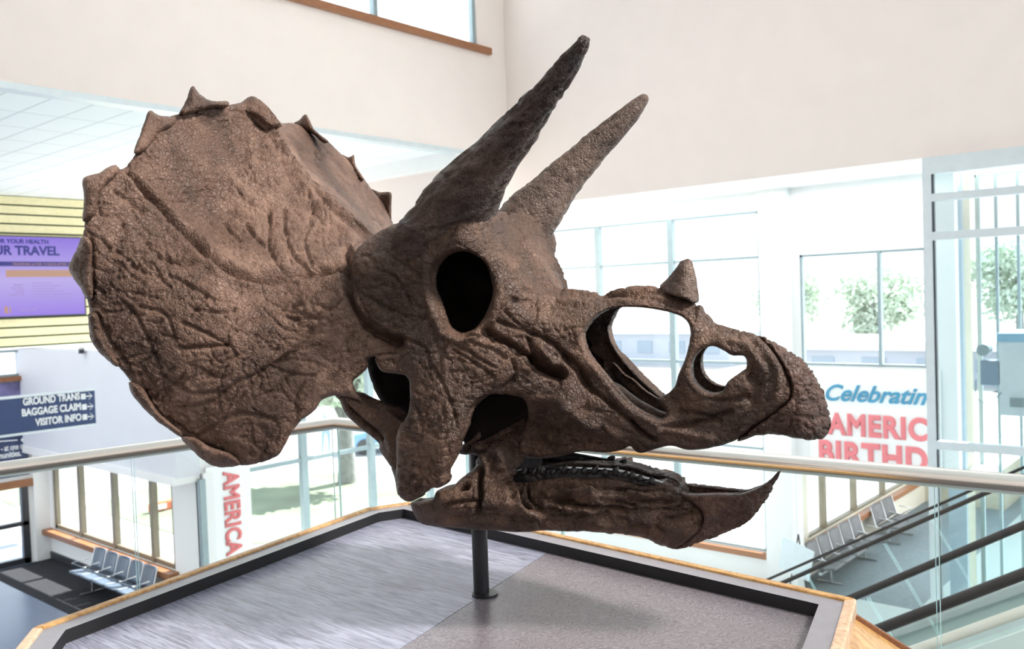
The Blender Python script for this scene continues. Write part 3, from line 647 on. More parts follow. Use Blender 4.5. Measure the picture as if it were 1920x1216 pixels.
# snout beak with its own rough texture
RO_OUT = [(1419, 629), (1459, 643), (1490, 664), (1518, 688), (1546, 733), (1556, 771), (1558, 798), (1546, 821), (1536, 823), (1518, 825), (1484, 821), (1442, 814), (1401, 823), (1381, 826),
          (1405, 805), (1446, 777), (1474, 753), (1483, 736), (1479, 710), (1465, 682), (1445, 653)]
def beak_detail(P):
    q = P + .012 * np.stack([fbm(P * 25, 3, 5), fbm(P * 25, 3, 6), fbm(P * 25, 3, 7)], 1)
    e = voro_edge(q * np.array([30, 30, 44.]), 49); k = np.abs(fbm(q * np.array([18, 10, 40.]), 3, 71))
    return .005 * fbm(P * 22, 3, 24) - .005 * np.exp(-(e / .12) ** 2) - .005 * np.exp(-(k / .06) ** 2)
skull_part('beak', sheet(RO_OUT, [(1419, 629, .004), (1459, 643, .004), (1490, 664, .004), (1518, 688, .004), (1546, 733, .004), (1556, 771, .004), (1557, 800, .004),
                                  (1490, 700, .055), (1487, 737, .072), (1470, 765, .082), (1410, 808, .088), (1385, 825, .088), (1450, 800, .085), (1520, 740, .05), (1530, 790, .045), (1500, 815, .062), (1545, 820, .025), (1448, 655, .035), (1500, 770, .075)],
                         mid=range(0, 7), R=9, drop=.024, thick=.03, step=2.6, detail=beak_detail, ragged=.8), M_beak, label='rough reddish-brown upper beak')
# nose horn
skull_part('nose_horn', sheet([(1238, 534), (1247, 525), (1256, 516), (1265, 505), (1275, 491), (1284, 486), (1291, 485), (1297, 490), (1302, 506), (1306, 523), (1309, 545), (1310, 563), (1300, 569), (1287, 561), (1256, 552), (1240, 543)],
                              [(1238, 536, .015), (1256, 516, .004), (1275, 491, .004), (1290, 485, .003), (1300, 500, .004), (1308, 545, .004), (1310, 563, .006), (1285, 535, .036), (1287, 556, .042), (1256, 548, .035), (1298, 563, .03), (1286, 505, .02)],
                              R=6, drop=.008, thick=.04, step=2.6, detail=rough_detail, dscale=.5), M_hornfar)
# brow horns
HL_ = [(1085, 70), (1078, 80), (1047, 109), (1016, 150), (972, 188), (921, 237), (874, 279), (818, 328), (779, 380), (752, 415), (735, 470)]
HR_ = [(1100, 68), (1106, 76), (1095, 107), (1079, 139), (1047, 194), (1024, 233), (1000, 273), (972, 312), (953, 348), (933, 391), (910, 445)]
skull_part('brow_horn', loft(HL_, HR_, [(0, .31), (.3, .28), (.6, .225), (.85, .175), (1, .15)], grooves=.0075), M_horn, label='nearer dark brow horn')
GL_ = [(1201, 179), (1196, 183), (1174, 198), (1118, 241), (1055, 293), (1000, 340), (960, 372), (933, 405), (925, 450)]
GR_ = [(1212, 178), (1216, 186), (1198, 218), (1166, 257), (1126, 304), (1079, 364), (1047, 419), (1018, 462), (1000, 500)]
skull_part('brow_horn', loft(GL_, GR_, [(0, -.31), (.3, -.27), (.6, -.22), (.85, -.175), (1, -.15)], grooves=.0045, seed=40), M_hornfar, label='farther brow horn')

# bones inside: braincase, blade in the nose, quadrate behind the cheek, back end of the upper jaw
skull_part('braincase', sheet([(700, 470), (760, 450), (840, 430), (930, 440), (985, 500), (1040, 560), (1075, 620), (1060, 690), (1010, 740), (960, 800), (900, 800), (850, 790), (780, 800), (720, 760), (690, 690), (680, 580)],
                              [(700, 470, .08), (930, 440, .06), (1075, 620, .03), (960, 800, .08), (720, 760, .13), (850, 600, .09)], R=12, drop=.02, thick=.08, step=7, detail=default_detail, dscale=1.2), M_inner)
skull_part('nasal_blade', sheet([(1118, 690), (1141, 712), (1162, 723), (1190, 745), (1230, 768), (1250, 777), (1243, 789), (1222, 783), (1190, 769), (1160, 746), (1128, 722)],
                                [(1118, 690, .075), (1190, 750, .062), (1245, 780, .06), (1160, 740, .07)], R=5, drop=.008, thick=.012, step=3, dscale=.4), M_bone)
skull_part('quadrate', sheet([(628, 738), (655, 740), (680, 751), (705, 760), (729, 767), (743, 778), (757, 790), (775, 800), (785, 860), (780, 930), (764, 940), (746, 926), (740, 900), (732, 875), (712, 845), (709, 830), (676, 803), (648, 777), (637, 754)],
                             [(628, 738, .31), (680, 751, .295), (743, 780, .265), (710, 830, .275), (748, 925, .29), (780, 860, .25), (690, 790, .275)], R=9, drop=.015, thick=.05, step=3.4, mirror=False,
                             creases=[([(655, 750), (690, 782), (720, 800), (735, 840)], -.012, 10), ([(640, 748), (670, 780), (712, 822)], .012, 7)]), M_bone)
skull_part('upper_jaw', sheet([(861, 850), (859, 842), (872, 828), (890, 812), (905, 770), (930, 735), (985, 720), (1060, 740), (1100, 800), (1090, 835), (1041, 846), (990, 857), (960, 868), (920, 862), (885, 852), (872, 853)],
                              [(861, 848, .17), (890, 815, .165), (930, 740, .10), (985, 760, .105), (1000, 840, .095), (1060, 800, .09), (940, 800, .11), (940, 855, .14)], R=9, drop=.02, thick=.05, step=3.4,
                              creases=[([(872, 850), (885, 832), (920, 822), (970, 800)], .008, 4), ([(890, 840), (930, 835), (980, 815)], -.008, 6)]), M_bone)

skull_part('jaw_shade_sheet', sheet([(868, 822), (872, 800), (884, 772), (900, 752), (925, 736), (985, 736), (1012, 756), (1000, 775), (965, 792), (930, 812), (895, 830), (878, 838)],  # near-black sheet standing in for the deep shade under the cheek
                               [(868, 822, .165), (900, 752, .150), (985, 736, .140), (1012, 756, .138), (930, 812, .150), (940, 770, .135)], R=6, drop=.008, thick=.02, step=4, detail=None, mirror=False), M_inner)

# ------------------------------------------------------------------ lower jaw
JA_OUT = [(770, 942), (785, 941), (811, 935), (820, 919), (847, 911), (862, 898), (877, 887), (892, 873), (892, 864), (902, 850), (915, 834), (930, 824), (944, 829), (957, 839), (965, 852), (970, 866), (967, 877), (952, 886), (947, 897), (953, 903),
          (985, 897), (1030, 893), (1096, 892), (1150, 892), (1180, 898), (1203, 905), (1231, 903), (1245, 902), (1258, 907), (1270, 917), (1277, 926), (1298, 938), (1316, 955), (1320, 985), (1300, 1008), (1278, 1024), (1262, 1029), (1235, 1020), (1207, 1006), (1170, 1002), (1136, 1000), (1057, 994), (1015, 993), (978, 997), (940, 995), (898, 993), (839, 988), (792, 982), (776, 962)]
JA_W = [(775, 960, .255), (800, 955, .265), (840, 940, .265), (870, 910, .235), (892, 866, .195), (930, 826, .165), (967, 866, .155), (930, 870, .185), (925, 930, .225), (900, 960, .245), (960, 960, .215), (952, 890, .15), (970, 910, .135), (1000, 905, .125), (1096, 896, .11), (1180, 902, .095), (1245, 906, .07), (1275, 925, .05),
        (1000, 950, .185), (1100, 950, .16), (1200, 960, .11), (1250, 960, .08), (1300, 960, .055), (1318, 985, .035), (1262, 1028, .012), (1207, 1006, .05), (1136, 1000, .10), (1057, 994, .135), (978, 996, .17), (898, 993, .21), (792, 982, .245)]
JA_CR = [([(951, 912), (977, 922), (1004, 926), (1030, 923), (1049, 916), (1077, 912), (1096, 907), (1118, 912), (1172, 915)], .016, 4), ([(972, 922), (985, 938), (1004, 948)], .045, 9), ([(1010, 930), (1041, 932), (1068, 933)], .012, 4),
         ([(1041, 942), (1067, 943), (1096, 948), (1127, 952), (1172, 959)], .013, 4), ([(1124, 935), (1146, 939), (1169, 941), (1190, 950)], .011, 3.5), ([(959, 932), (970, 946), (985, 957), (1008, 964)], -.020, 8), ([(935, 850), (940, 880), (938, 920), (945, 945)], -.014, 13),
         ([(903, 884), (900, 912), (897, 941), (895, 965)], .020, 5), ([(862, 915), (874, 911)], .02, 4), ([(830, 950), (870, 940), (897, 935)], .010, 5), ([(850, 975), (900, 970), (960, 978)], .010, 6), ([(905, 858), (912, 880), (905, 900)], -.008, 7),
         ([(1175, 912), (1200, 918), (1240, 915), (1270, 925)], .011, 4), ([(1180, 935), (1220, 940), (1260, 938)], .012, 4), ([(1190, 965), (1230, 960), (1275, 950)], .010, 5), ([(1090, 965), (1150, 970), (1210, 985)], .010, 6), ([(1010, 960), (1050, 970), (1120, 975)], .008, 6),
         ([(1230, 985), (1280, 975), (1310, 960)], .010, 6), ([(1277, 928), (1298, 940), (1314, 957)], .006, 3), ([(1060, 922), (1080, 926), (1110, 925)], -.008, 7), ([(1050, 950), (1090, 956), (1120, 962)], -.007, 6), ([(1200, 928), (1230, 930)], -.008, 6)]
JA_CR += strokes(46, [(990, 905), (1170, 905), (1270, 925), (1300, 960), (1200, 995), (1000, 985), (965, 950)], (500, 900), 18, 70, .0070, 2.6, 25, .16) + strokes(16, [(800, 945), (890, 900), (930, 850), (950, 900), (950, 980), (820, 980)], (1000, 800), 14, 45, .005, 2.6, 26, .4)
JA_CR += strokes(14, [(990, 905), (1170, 905), (1270, 925), (1300, 960), (1200, 995), (1000, 985), (965, 950)], (500, 900), 30, 80, -.007, 6, 27, .12)
def jaw_detail(P):
    q = P + .02 * np.stack([fbm(P * 10, 3, 5), fbm(P * 10, 3, 6), fbm(P * 10, 3, 7)], 1)
    k = fbm(q * np.array([9, 9, 42.]), 4, 81)
    m = np.clip((P[:, 0] - .12) / .08, 0, 1)
    h = default_detail(P) * .7 + m * (.013 * np.sign(k) * np.minimum(np.abs(k) * 2.2, .5) * 2 * .6 - .009 * np.exp(-(np.abs(k) / .05) ** 2))
    return h
jaw = skull_part('lower_jaw', sheet(JA_OUT, JA_W, creases=JA_CR, detail=jaw_detail, R=12, drop=.024, thick=.04, step=2.6), M_bone)
PD_OUT = [(1464, 880), (1452, 911), (1437, 938), (1405, 978), (1370, 996), (1334, 1010), (1296, 1025), (1264, 1029),            # front edge 0-7
          (1288, 1012), (1312, 990), (1318, 962), (1300, 944), (1278, 930), (1274, 924), (1300, 928), (1334, 927), (1389, 926), (1411, 919), (1429, 910), (1448, 895)]
skull_part('lower_beak', sheet(PD_OUT, [(1464, 880, .003), (1452, 911, .003), (1437, 938, .003), (1405, 978, .003), (1334, 1010, .003), (1264, 1029, .006), (1290, 1010, .035), (1316, 975, .05), (1300, 945, .062), (1275, 926, .062), (1334, 928, .052), (1390, 928, .035), (1430, 912, .02), (1370, 960, .03), (1340, 985, .028)],
                               mid=range(0, 8), R=7, drop=.012, thick=.022, step=3.0, detail=beak_detail, dscale=.6), M_beak, jaw, label='pointed lower beak curving upward')
# teeth
def tooth_mesh(h, wd, lean, up=1):
    V = []; Fc = []; prof = [(0, .75), (.25, 1), (.55, .95), (.8, .6), (1, .12)]; n = 8
    for z, k in prof:
        for j in range(n):
            a = 2 * math.pi * j / n; c, s = math.cos(a), math.sin(a)
            V.append((wd * k * c + lean * z * z * h, wd * .8 * k * s, up * z * h + (.001 if abs(s) < .1 else 0)))
    for i in range(len(prof) - 1):
        for j in range(n): Fc.append((i * n + j, i * n + (j + 1) % n, (i + 1) * n + (j + 1) % n, (i + 1) * n + j))
    Fc += [tuple(range(n))[::-1], tuple(range((len(prof) - 1) * n, len(prof) * n))]
    return np.array(V), Fc
def teeth(xs, yf, wf, hf, up, far):
    for i, x in enumerate(xs):
        p = skull_pts([(x, yf(x))], [wf(x)])[0]
        V, Fc = tooth_mesh(hf(i), .0085 if up > 0 else .008, .25 + .2 * math.sin(i * 2.1), up)
        V = V + p
        if far: V = V * np.array([1, -1, 1.])
        o = skull_part('tooth', (V, Fc), M_tooth, jaw)
yl = lambda x: np.interp(x, [965, 1096, 1150, 1180, 1235], [884, 881, 884, 890, 904])
wj = lambda x: np.interp(x, [970, 1096, 1180, 1250], [.122, .104, .088, .066])
BAT = [(960, 905), (964, 884), (1000, 880), (1050, 878), (1100, 879), (1150, 882), (1178, 888), (1205, 896), (1232, 903), (1243, 908), (1228, 913), (1180, 914), (1096, 906), (1010, 909)]
skull_part('tooth_battery', sheet(BAT, [(x, y, float(wj(x)) - .003) for x, y in BAT[1:10:2] + [(1096, 906), (1010, 909), (1200, 913)]], step=3, R=5, drop=.006, thick=.02, detail=rough_detail, dscale=.5, mirror=False), M_tooth, jaw)
BAF = [(955, 900), (962, 852), (1000, 846), (1060, 846), (1095, 851), (1135, 858), (1170, 864), (1192, 870), (1198, 882), (1200, 892), (1222, 896), (1242, 901), (1245, 912), (1150, 910), (1050, 905)]
skull_part('tooth_battery', sheet(BAF, [(x, y, -float(wj(x))) for x, y in BAF[1:14:2] + [(1050, 905)]], step=3, R=5, drop=.006, thick=.02, inner='back', detail=rough_detail, dscale=.5, mirror=False, far=True), M_tooth, jaw)
teeth([982, 999, 1017, 1036, 1056, 1076, 1095, 1114, 1134, 1153, 1171, 1186, 1199, 1211, 1222], lambda x: yl(x) + 7, lambda x: wj(x) + .001, lambda i: .020 + .005 * math.sin(i * 3.7) - (.007 if i > 11 else 0), 1, False)
for x, y, h in ((1146, 862, .012), (1168, 868, .012), (1209, 897, .034), (1226, 899, .020), (1240, 903, .012)):
    p = skull_pts([(x, y)], [-.088])[0]; V, Fc = tooth_mesh(h, .011, .45)
    skull_part('tooth', (V + p, Fc), M_tooth, jaw)

# mounting pole
t = empty('mounting_pole', tuple(P0), 'black steel pole rising from the plinth top to carry the skull', 'pole')
MB().tube([P0 + [0, 0, .004], P0 + [0, 0, .62]], .0205, 24).build('pole', M_black, t)
MB().tube([P0 + np.array([.012, .0, .0005]), P0 + np.array([.012, .0, .006])], .034, 28).build('foot_plate', M_black, t)

# ================================================================== materials of the building
M_wall = plain('warm_white_paint', (.82, .725, .675), .75, noise=.015, scale=2)
M_wallw = plain('white_paint', (.86, .86, .85), .7, noise=.015, scale=2)
M_wallc = plain('cool_white_paint', (.70, .72, .77), .7, noise=.02, scale=1)
M_cream = plain('cream_paint', (.74, .70, .60), .7, noise=.02, scale=2)
M_alu = plain('pale_aluminium', (.66, .72, .75), .4, metal=.35, noise=.03)
M_mull = plain('bronze_mullion', (.22, .19, .14), .45, metal=.3, noise=.08)
M_tealframe = plain('grey_green_mullion', (.30, .38, .40), .4, metal=.3, noise=.05)
M_dark = plain('dark_door_frame', (.045, .047, .055), .4, metal=.3, noise=.1)
M_brown = wood('brown_sill_wood', (.20, .075, .03), (.36, .15, .065), .4, scale=5, stretch=(12, 1, 12))
M_winglass = glass('window_glass', (.97, .99, 1.0), .7)
M_elevglass = glass('elevator_glass', (.88, .93, .94), .9, .05)
M_frost = glass('frosted_glass', (.80, .85, .86), .9, .22)
M_edge = plain('glass_edge', (.45, .70, .70), .2, noise=.1)
M_tan = plain('tan_partition', (.50, .46, .36), .6, noise=.05)

def tile_mat(name, col, line, w, h, mortar=.006, rough=.7):
    m, n, l, b = new_mat(name); b.inputs['Roughness'].default_value = rough
    t = n.new('ShaderNodeTexCoord'); k = n.new('ShaderNodeTexBrick'); k.offset = 0
    k.inputs['Color1'].default_value = (*col, 1); k.inputs['Color2'].default_value = (*[c * .985 for c in col], 1); k.inputs['Mortar'].default_value = (*line, 1)
    k.inputs['Scale'].default_value = 1; k.inputs['Brick Width'].default_value = w; k.inputs['Row Height'].default_value = h; k.inputs['Mortar Size'].default_value = mortar
    l.new(t.outputs['Object'], k.inputs['Vector']); l.new(k.outputs[0], b.inputs['Base Color'])
    return m
M_ceil = tile_mat('ceiling_tile', (.84, .87, .88), (.56, .61, .64), 1.22, .61, .016)
M_floord = tile_mat('slate_floor', (.13, .165, .25), (.09, .11, .16), 1.2, 1.2, .006, .30)
M_floorl = tile_mat('pale_floor', (.42, .48, .49), (.37, .42, .43), .9, .9, .006, .35)
M_carpet = plain('charcoal_carpet', (.040, .040, .045), .95, spec=.05, noise=.35, scale=60)

LF = -4.5      # lower floor
XL = -12.96    # clerestory wall

# ------------------------------------------------------------------ floors and ceilings
struct('floor', MB().box(-17.0, 14, -6, 32, LF - .2, LF), M_floorl)
struct('floor', MB().box(-23.3, -16.2, 7.45, 8.97, LF, LF + .006), M_carpet)
struct('floor', MB().box(-40, -17.0, -6, 8.98, LF - .2, LF), M_floord)
struct('floor', MB().box(-7.6, -5.2, 17.3, 28, LF, LF + .006), plain('grey_blue_carpet', (.16, .20, .23), .7, noise=.15, scale=10))
struct('floor', MB().box(-3.75, 6, -6, 2.62, -.35, 0), plain('mezzanine_carpet', (.12, .12, .13), .9))
struct('ceiling', MB().box(-25.2, XL - .02, -3, 13.4, 4.73, 4.85).box(-16.6, XL - .02, 13.4, 15.2, 4.73, 4.85), M_ceil)
struct('ceiling', MB().box(XL, 10, 15.01, 17.1, 3.60, 3.70), M_wallw)
struct('ceiling', MB().box(-13.4, 14, -6, 15.3, 9.1, 9.3), M_wallw)
struct('ceiling', MB().box(-7.9, -4.0, 17.2, 30, -1.95, -1.8), M_wallw)

def wall_y(name, y0, y1, x0, x1, z0, z1, holes, mat):
    """wall across Y with rectangular openings (x0,x1,z0,z1)"""
    mb = MB(); xs = sorted({x0, x1, *[h[0] for h in holes], *[h[1] for h in holes]}); zs = sorted({z0, z1, *[h[2] for h in holes], *[h[3] for h in holes]})
    for a, b in zip(xs[:-1], xs[1:]):
        for c, d in zip(zs[:-1], zs[1:]):
            mx, mz = (a + b) / 2, (c + d) / 2
            if not any(h[0] < mx < h[1] and h[2] < mz < h[3] for h in holes): mb.box(a, b, y0, y1, c, d)
    return struct(name, mb, mat)
def wall_x(name, x0, x1, y0, y1, z0, z1, holes, mat):
    mb = MB(); ys = sorted({y0, y1, *[h[0] for h in holes], *[h[1] for h in holes]}); zs = sorted({z0, z1, *[h[2] for h in holes], *[h[3] for h in holes]})
    for a, b in zip(ys[:-1], ys[1:]):
        for c, d in zip(zs[:-1], zs[1:]):
            my, mz = (a + b) / 2, (c + d) / 2
            if not any(h[0] < my < h[1] and h[2] < mz < h[3] for h in holes): mb.box(x0, x1, a, b, c, d)
    return struct(name, mb, mat)
def window_y(name, y, x0, x1, z0, z1, mull, bars, mat, fw=.06, mw=.08, dp=.10, barw=.06):
    """glazed opening in a wall across Y; mullions at x, bars at z"""
    o = bpy.data.objects.new(name, None); COL.objects.link(o); o.location = ((x0 + x1) / 2, y, z0); o['kind'] = 'structure'; o.empty_display_size = .1
    fr = MB(); fr.box(x0, x0 + fw, y - dp / 2, y + dp / 2, z0, z1).box(x1 - fw, x1, y - dp / 2, y + dp / 2, z0, z1).box(x0, x1, y - dp / 2, y + dp / 2, z1 - fw, z1).box(x0, x1, y - dp / 2, y + dp / 2, z0, z0 + fw)
    fr.build('window_frame', mat, o)
    for x in mull: MB().box(x - mw / 2, x + mw / 2, y - dp * .7, y + dp * .6, z0, z1).build('mullion', mat, o)
    for z in bars: MB().box(x0, x1, y - dp * .45, y + dp * .45, z - barw / 2, z + barw / 2).build('transom', mat, o)
    MB().box(x0, x1, y - .006, y + .006, z0, z1).build('window_pane', M_winglass, o)
    return o
def window_x(name, x, y0, y1, z0, z1, mull, bars, mat, fw=.06, mw=.08, dp=.10, barw=.06):
    o = bpy.data.objects.new(name, None); COL.objects.link(o); o.location = (x, (y0 + y1) / 2, z0); o['kind'] = 'structure'; o.empty_display_size = .1
    fr = MB(); fr.box(x - dp / 2, x + dp / 2, y0, y0 + fw, z0, z1).box(x - dp / 2, x + dp / 2, y1 - fw, y1, z0, z1).box(x - dp / 2, x + dp / 2, y0, y1, z1 - fw, z1).box(x - dp / 2, x + dp / 2, y0, y1, z0, z0 + fw)
    fr.build('window_frame', mat, o)
    for y in mull: MB().box(x - dp * .7, x + dp * .6, y - mw / 2, y + mw / 2, z0, z1).build('mullion', mat, o)
    for z in bars: MB().box(x - dp * .45, x + dp * .45, y0, y1, z - barw / 2, z + barw / 2).build('transom', mat, o)
    MB().box(x - .006, x + .006, y0, y1, z0, z1).build('window_pane', M_winglass, o)
    return o

# upper left wall with the clerestory and its brown ledge
wall_x('wall_left', XL - .25, XL, -6, 15.0, 4.73, 9.1, [(4.2, 14.12, 6.98, 8.9)], M_wall)
window_x('window_1', XL - .10, 4.2, 14.12, 6.98, 8.9, [6.2, 8.75, 11.33], [], M_tealframe, fw=.09, mw=.10)
struct('trim_1', MB().box(XL - .24, XL + .10, 4.0, 14.47, 6.88, 7.02), M_brown, bevel=.008)
struct('trim_2', MB().box(XL - .26, XL + .004, -3, 15.0, 4.67, 4.76), M_alu)
# upper right wall
wall_y('wall_right', 15.0, 15.25, XL - .25, 14, 3.70, 9.1, [], M_wall)
struct('trim_12', MB().box(XL, 14, 15.0, 15.012, 3.60, 3.70), M_wall)
# wall at the back of the tiled ceiling
wall_y('wall_back', 13.62, 13.8, -16.6, XL - .03, 1.0, 4.72, [], M_wall)
struct('trim_3', MB().box(-25.0, XL - .02, 13.36, 13.62, 4.42, 4.74), M_wallw)

# big two-storey window across the bay
wall_y('wall_bay', 16.98, 17.25, -16.2, -7.36, LF, 3.7, [(-15.9, -8.02, -3.78, 3.21)], M_wallw)
window_y('window_2', 17.05, -15.9, -8.02, -3.78, 3.21, [-14.2, -12.05, -10.1], [2.27, .10, -1.66], M_tealframe, fw=.05, mw=.14, barw=.06)
struct('trim_4', MB().box(-15.9, -7.95, 16.88, 17.0, -3.92, -3.80), M_brown)
struct('column', MB().box(-7.95, -7.37, 16.80, 17.3, LF, 3.6), M_wallw)
# wall with the second window; the banner hangs under it
wall_y('wall_mid', 17.0, 17.2, -7.37, -4.35, -1.95, 3.6, [(-7.19, -4.84, .09, 2.26)], M_wallw)
window_y('window_3', 17.06, -7.19, -4.84, .09, 2.26, [-5.67], [], M_tealframe, fw=.045, mw=.06)
# lower right corridor
wall_x('wall_lower_right', -7.85, -7.6, 17.2, 30, LF, -1.95, [(18.1, 25.2, -3.72, -2.1)], M_cream)
window_x('window_4', -7.7, 18.1, 25.2, -3.72, -2.1, [19.15, 21.0, 23.0], [], M_mull, fw=.05, mw=.14)
struct('trim_5', MB().box(-7.85, -7.42, 17.9, 25.4, -3.86, -3.74), M_brown, bevel=.01)
wall_y('wall_lower_end', 28.0, 28.2, -7.85, -4.0, LF, -1.95, [], M_cream)
struct('trim_6', MB().box(-7.6, -5.6, 26.2, 28, LF, -2.9), M_tan)

# left: slatted wall, pale bulkhead, lower windows
sl = MB(); sl.box(-25.25, -25.06, -1, 13.4, .76, 4.73, 1)
nb = 16
for i in range(nb):
    a = .79 + (4.73 - .79) / nb * i; sl.box(-25.07, -25.0, -1, 13.4, a + .022, a + (4.73 - .79) / nb - .022, 0)
struct('wall_slatted', sl, [wood('pale_yellow_slats', (.62, .54, .30), (.76, .69, .44), .5, scale=3, stretch=(12, 1, 12), bump=.02), plain('dark_green_gap', (.05, .08, .03), .8)])
wall_y('wall_bulkhead', 8.45, 8.95, -23.6, -15.95, -1.62, .78, [], M_wallc)
struct('trim_7', MB().box(-23.3, -15.97, 8.40, 8.95, -1.75, -1.60), M_wallw)
wall_y('wall_lower_left', 8.98, 9.2, -23.6, -15.9, LF, -1.60, [(-23.1, -17.15, -3.72, -1.62)], M_wallw)
window_y('window_5', 9.06, -23.1, -17.15, -3.72, -1.62, [-21.62, -19.88, -18.1], [], M_mull, fw=.10, mw=.13)
struct('trim_8', MB().box(-23.5, -17.0, 8.76, 9.0, -3.86, -3.73), M_brown, bevel=.01)
struct('column', MB().box(-23.9, -23.3, 8.62, 9.05, LF, .78), M_wallw)
struct('baseboard_left', MB().box(-23.3, -16.0, 8.93, 8.98, LF, -4.32), M_dark)
# bay side window running away from the lower left wall
wall_x('wall_bay_left', -16.2, -16.0, 8.98, 17.0, LF, 1.0, [(9.9, 16.6, -4.3, .2)], M_wallw)
window_x('window_6', -16.08, 9.9, 16.6, -4.3, .2, [11.45, 13.35, 15.2], [-1.74], M_tealframe, fw=.08, mw=.16, barw=.09)
MBp = MB().box(-15.98, -15.86, 8.88, 9.0, LF, -1.7); struct('trim_9', MBp, M_tealframe)
# beyond the glass lift: a bright glazed wall
window_y('window_7', 18.2, -4.3, 4, LF, 3.6, [hit(x, 600, 1, 18.2)[0] for x in (1838, 1871, 1912)] + [-1.4, .6], [], M_tealframe, fw=.05, mw=.05, dp=.05)
_e0, _e1 = hit(1776, 600, 1, 17.5)[0], hit(1809, 600, 1, 17.5)[0]
struct('column', MB().box(_e0, _e1, 17.5, 18.0, LF, 3.6), M_tan)
struct('trim_13', MB().box(-4.34, _e0 - .01, 17.4, 17.5, LF, 3.6), plain('blue_grey_panel', (.36, .44, .50), .5))

# unseen slab added outside the lower left windows: it lets only a strip of sun onto the floor
struct('sun_blocker', MB().box(-24, -16.4, 9.3, 10.5, -.92, -.78), M_wallw)

# vestibule on the far left
wall_x('wall_vestibule', -23.55, -23.4, 2, 8.62, LF, .78, [(4.5, 8.52, LF, -2.60), (4.5, 8.56, .12, .76)], M_wallw)
window_x('window_8', -23.46, 4.5, 8.56, .12, .76, [], [], M_tealframe)
struct('trim_10', MB().box(-23.5, -23.25, 4.4, 8.68, .01, .12), M_brown)
struct('trim_11', MB().box(-23.5, -23.3, 4.4, 8.62, -2.60, -2.42), M_brown)
dv = bpy.data.objects.new('door_1', None); COL.objects.link(dv); dv.location = (-23.4, 7.5, LF); dv['kind'] = 'structure'
fr = MB(); fr.box(-23.52, -23.38, 8.36, 8.52, LF, -2.6).box(-23.52, -23.38, 4.5, 8.5, -3.56, -3.46).box(-23.52, -23.38, 4.5, 8.5, LF, LF + .14).box(-23.52, -23.38, 6.6, 6.74, LF, -2.6)
fr.build('door_frame', M_dark, dv)
MB().box(-23.46, -23.45, 4.5, 8.4, LF, -2.6).build('door_glass', M_winglass, dv)

# the storey behind the viewer closes the hall
wall_y('wall_near', -6.2, -6.0, XL - .25, 14, LF, 9.1, [], M_wall)
wall_x('wall_far_right', 14.0, 14.2, -6, 28, LF, 9.1, [(-3, 13, 1.2, 8.4)], M_wall)
window_x('added_side_window', 14.1, -3, 13, 1.2, 8.4, [1, 5, 9], [4.6], M_tealframe)  # unseen window, added to bring side light onto the skull

# ================================================================== plinth
M_oak = wood('honey_oak', (.40, .19, .05), (.70, .41, .15), .32, scale=4, stretch=(3, 3, 1.2), dist=4, bump=.06)
M_oakp = wood('pale_oak', (.58, .34, .19), (.82, .58, .40), .3, scale=5, stretch=(5, 5, 1.2), dist=3, bump=.06)
M_frame = plain('grey_laminate', (.30, .295, .335), .18, noise=.05, scale=30)
M_recess = plain('black_edge', (.010, .010, .012), .6)
M_topa = wood('sky_tinted_veneer', (.175, .18, .235), (.42, .44, .57), .25, scale=4.2, stretch=(1.1, 13, 13), dist=2.2, rot=math.radians(62), bump=.10)  # bluish sky reflection mixed into the wood colours
M_topb = swirl_wood('grey_brown_veneer_swirled', (.135, .118, .130), (.285, .262, .295), .25)
_PB = _PT; _PT = _PB + .036         # the boards lie below the rim
top = lambda x, y, z=_PT: hit(x, y, 2, z)
q_l, q_bl, q_br, q_r = top(61, 1176), top(685, 952), top(770, 940), top(1606, 1122)
q_r2 = top(1606, 1122) + (top(1595, 1216) - top(1615, 1133)) * 2.4
q_l2 = q_l + (top(27, 1217) - q_l) * 3.2
OUT = [q[:2] for q in (q_l, q_bl, q_br, q_r, q_r2, q_l2)]
def inset(poly, d):
    n = len(poly); out = []
    c = np.mean(poly, axis=0); ln = []
    for i in range(n):
        a, b = poly[i], poly[(i + 1) % n]; t = (b - a) / np.linalg.norm(b - a); nn = np.array([-t[1], t[0]])
        if nn @ (c - a) < 0: nn = -nn
        ln.append((a + nn * d, t))
    for i in range(n):
        (p, t), (q, s) = ln[i - 1], ln[i]
        k = np.linalg.solve(np.stack([t, -s], 1), q - p); out.append(p + t * k[0])
    return out
pl = empty('display_plinth', tuple(top(903, 1000) * [1, 1, 0]), 'many-sided oak display plinth with a sunken grey-brown top under the skull', 'plinth')
I1, I2 = inset(OUT, .026), inset(OUT, .026 + .052)
def ringprism(mb, A, B, z0, z1):
    n = len(A)
    for i in range(n):
        j = (i + 1) % n; v = [(*A[i], z0), (*A[j], z0), (*B[j], z0), (*B[i], z0), (*A[i], z1), (*A[j], z1), (*B[j], z1), (*B[i], z1)]
        mb.add(v, [(0, 3, 2, 1), (4, 5, 6, 7), (0, 1, 5, 4), (1, 2, 6, 5), (2, 3, 7, 6), (3, 0, 4, 7)])
    return mb
for i in range(6):                              # oak edging, one length per side
    j = (i + 1) % 6; mb = MB(); A, B = OUT, I1
    v = [(*A[i], _PT - .04), (*A[j], _PT - .04), (*B[j], _PT - .04), (*B[i], _PT - .04), (*A[i], _PT + .002), (*A[j], _PT + .002), (*B[j], _PT + .002), (*B[i], _PT + .002)]
    mb.add(v, [(0, 3, 2, 1), (4, 5, 6, 7), (0, 1, 5, 4), (1, 2, 6, 5), (2, 3, 7, 6), (3, 0, 4, 7)])
    mb.build('oak_edging', M_oakp if i in (3, 5) else M_oak, pl, bevel=.005)
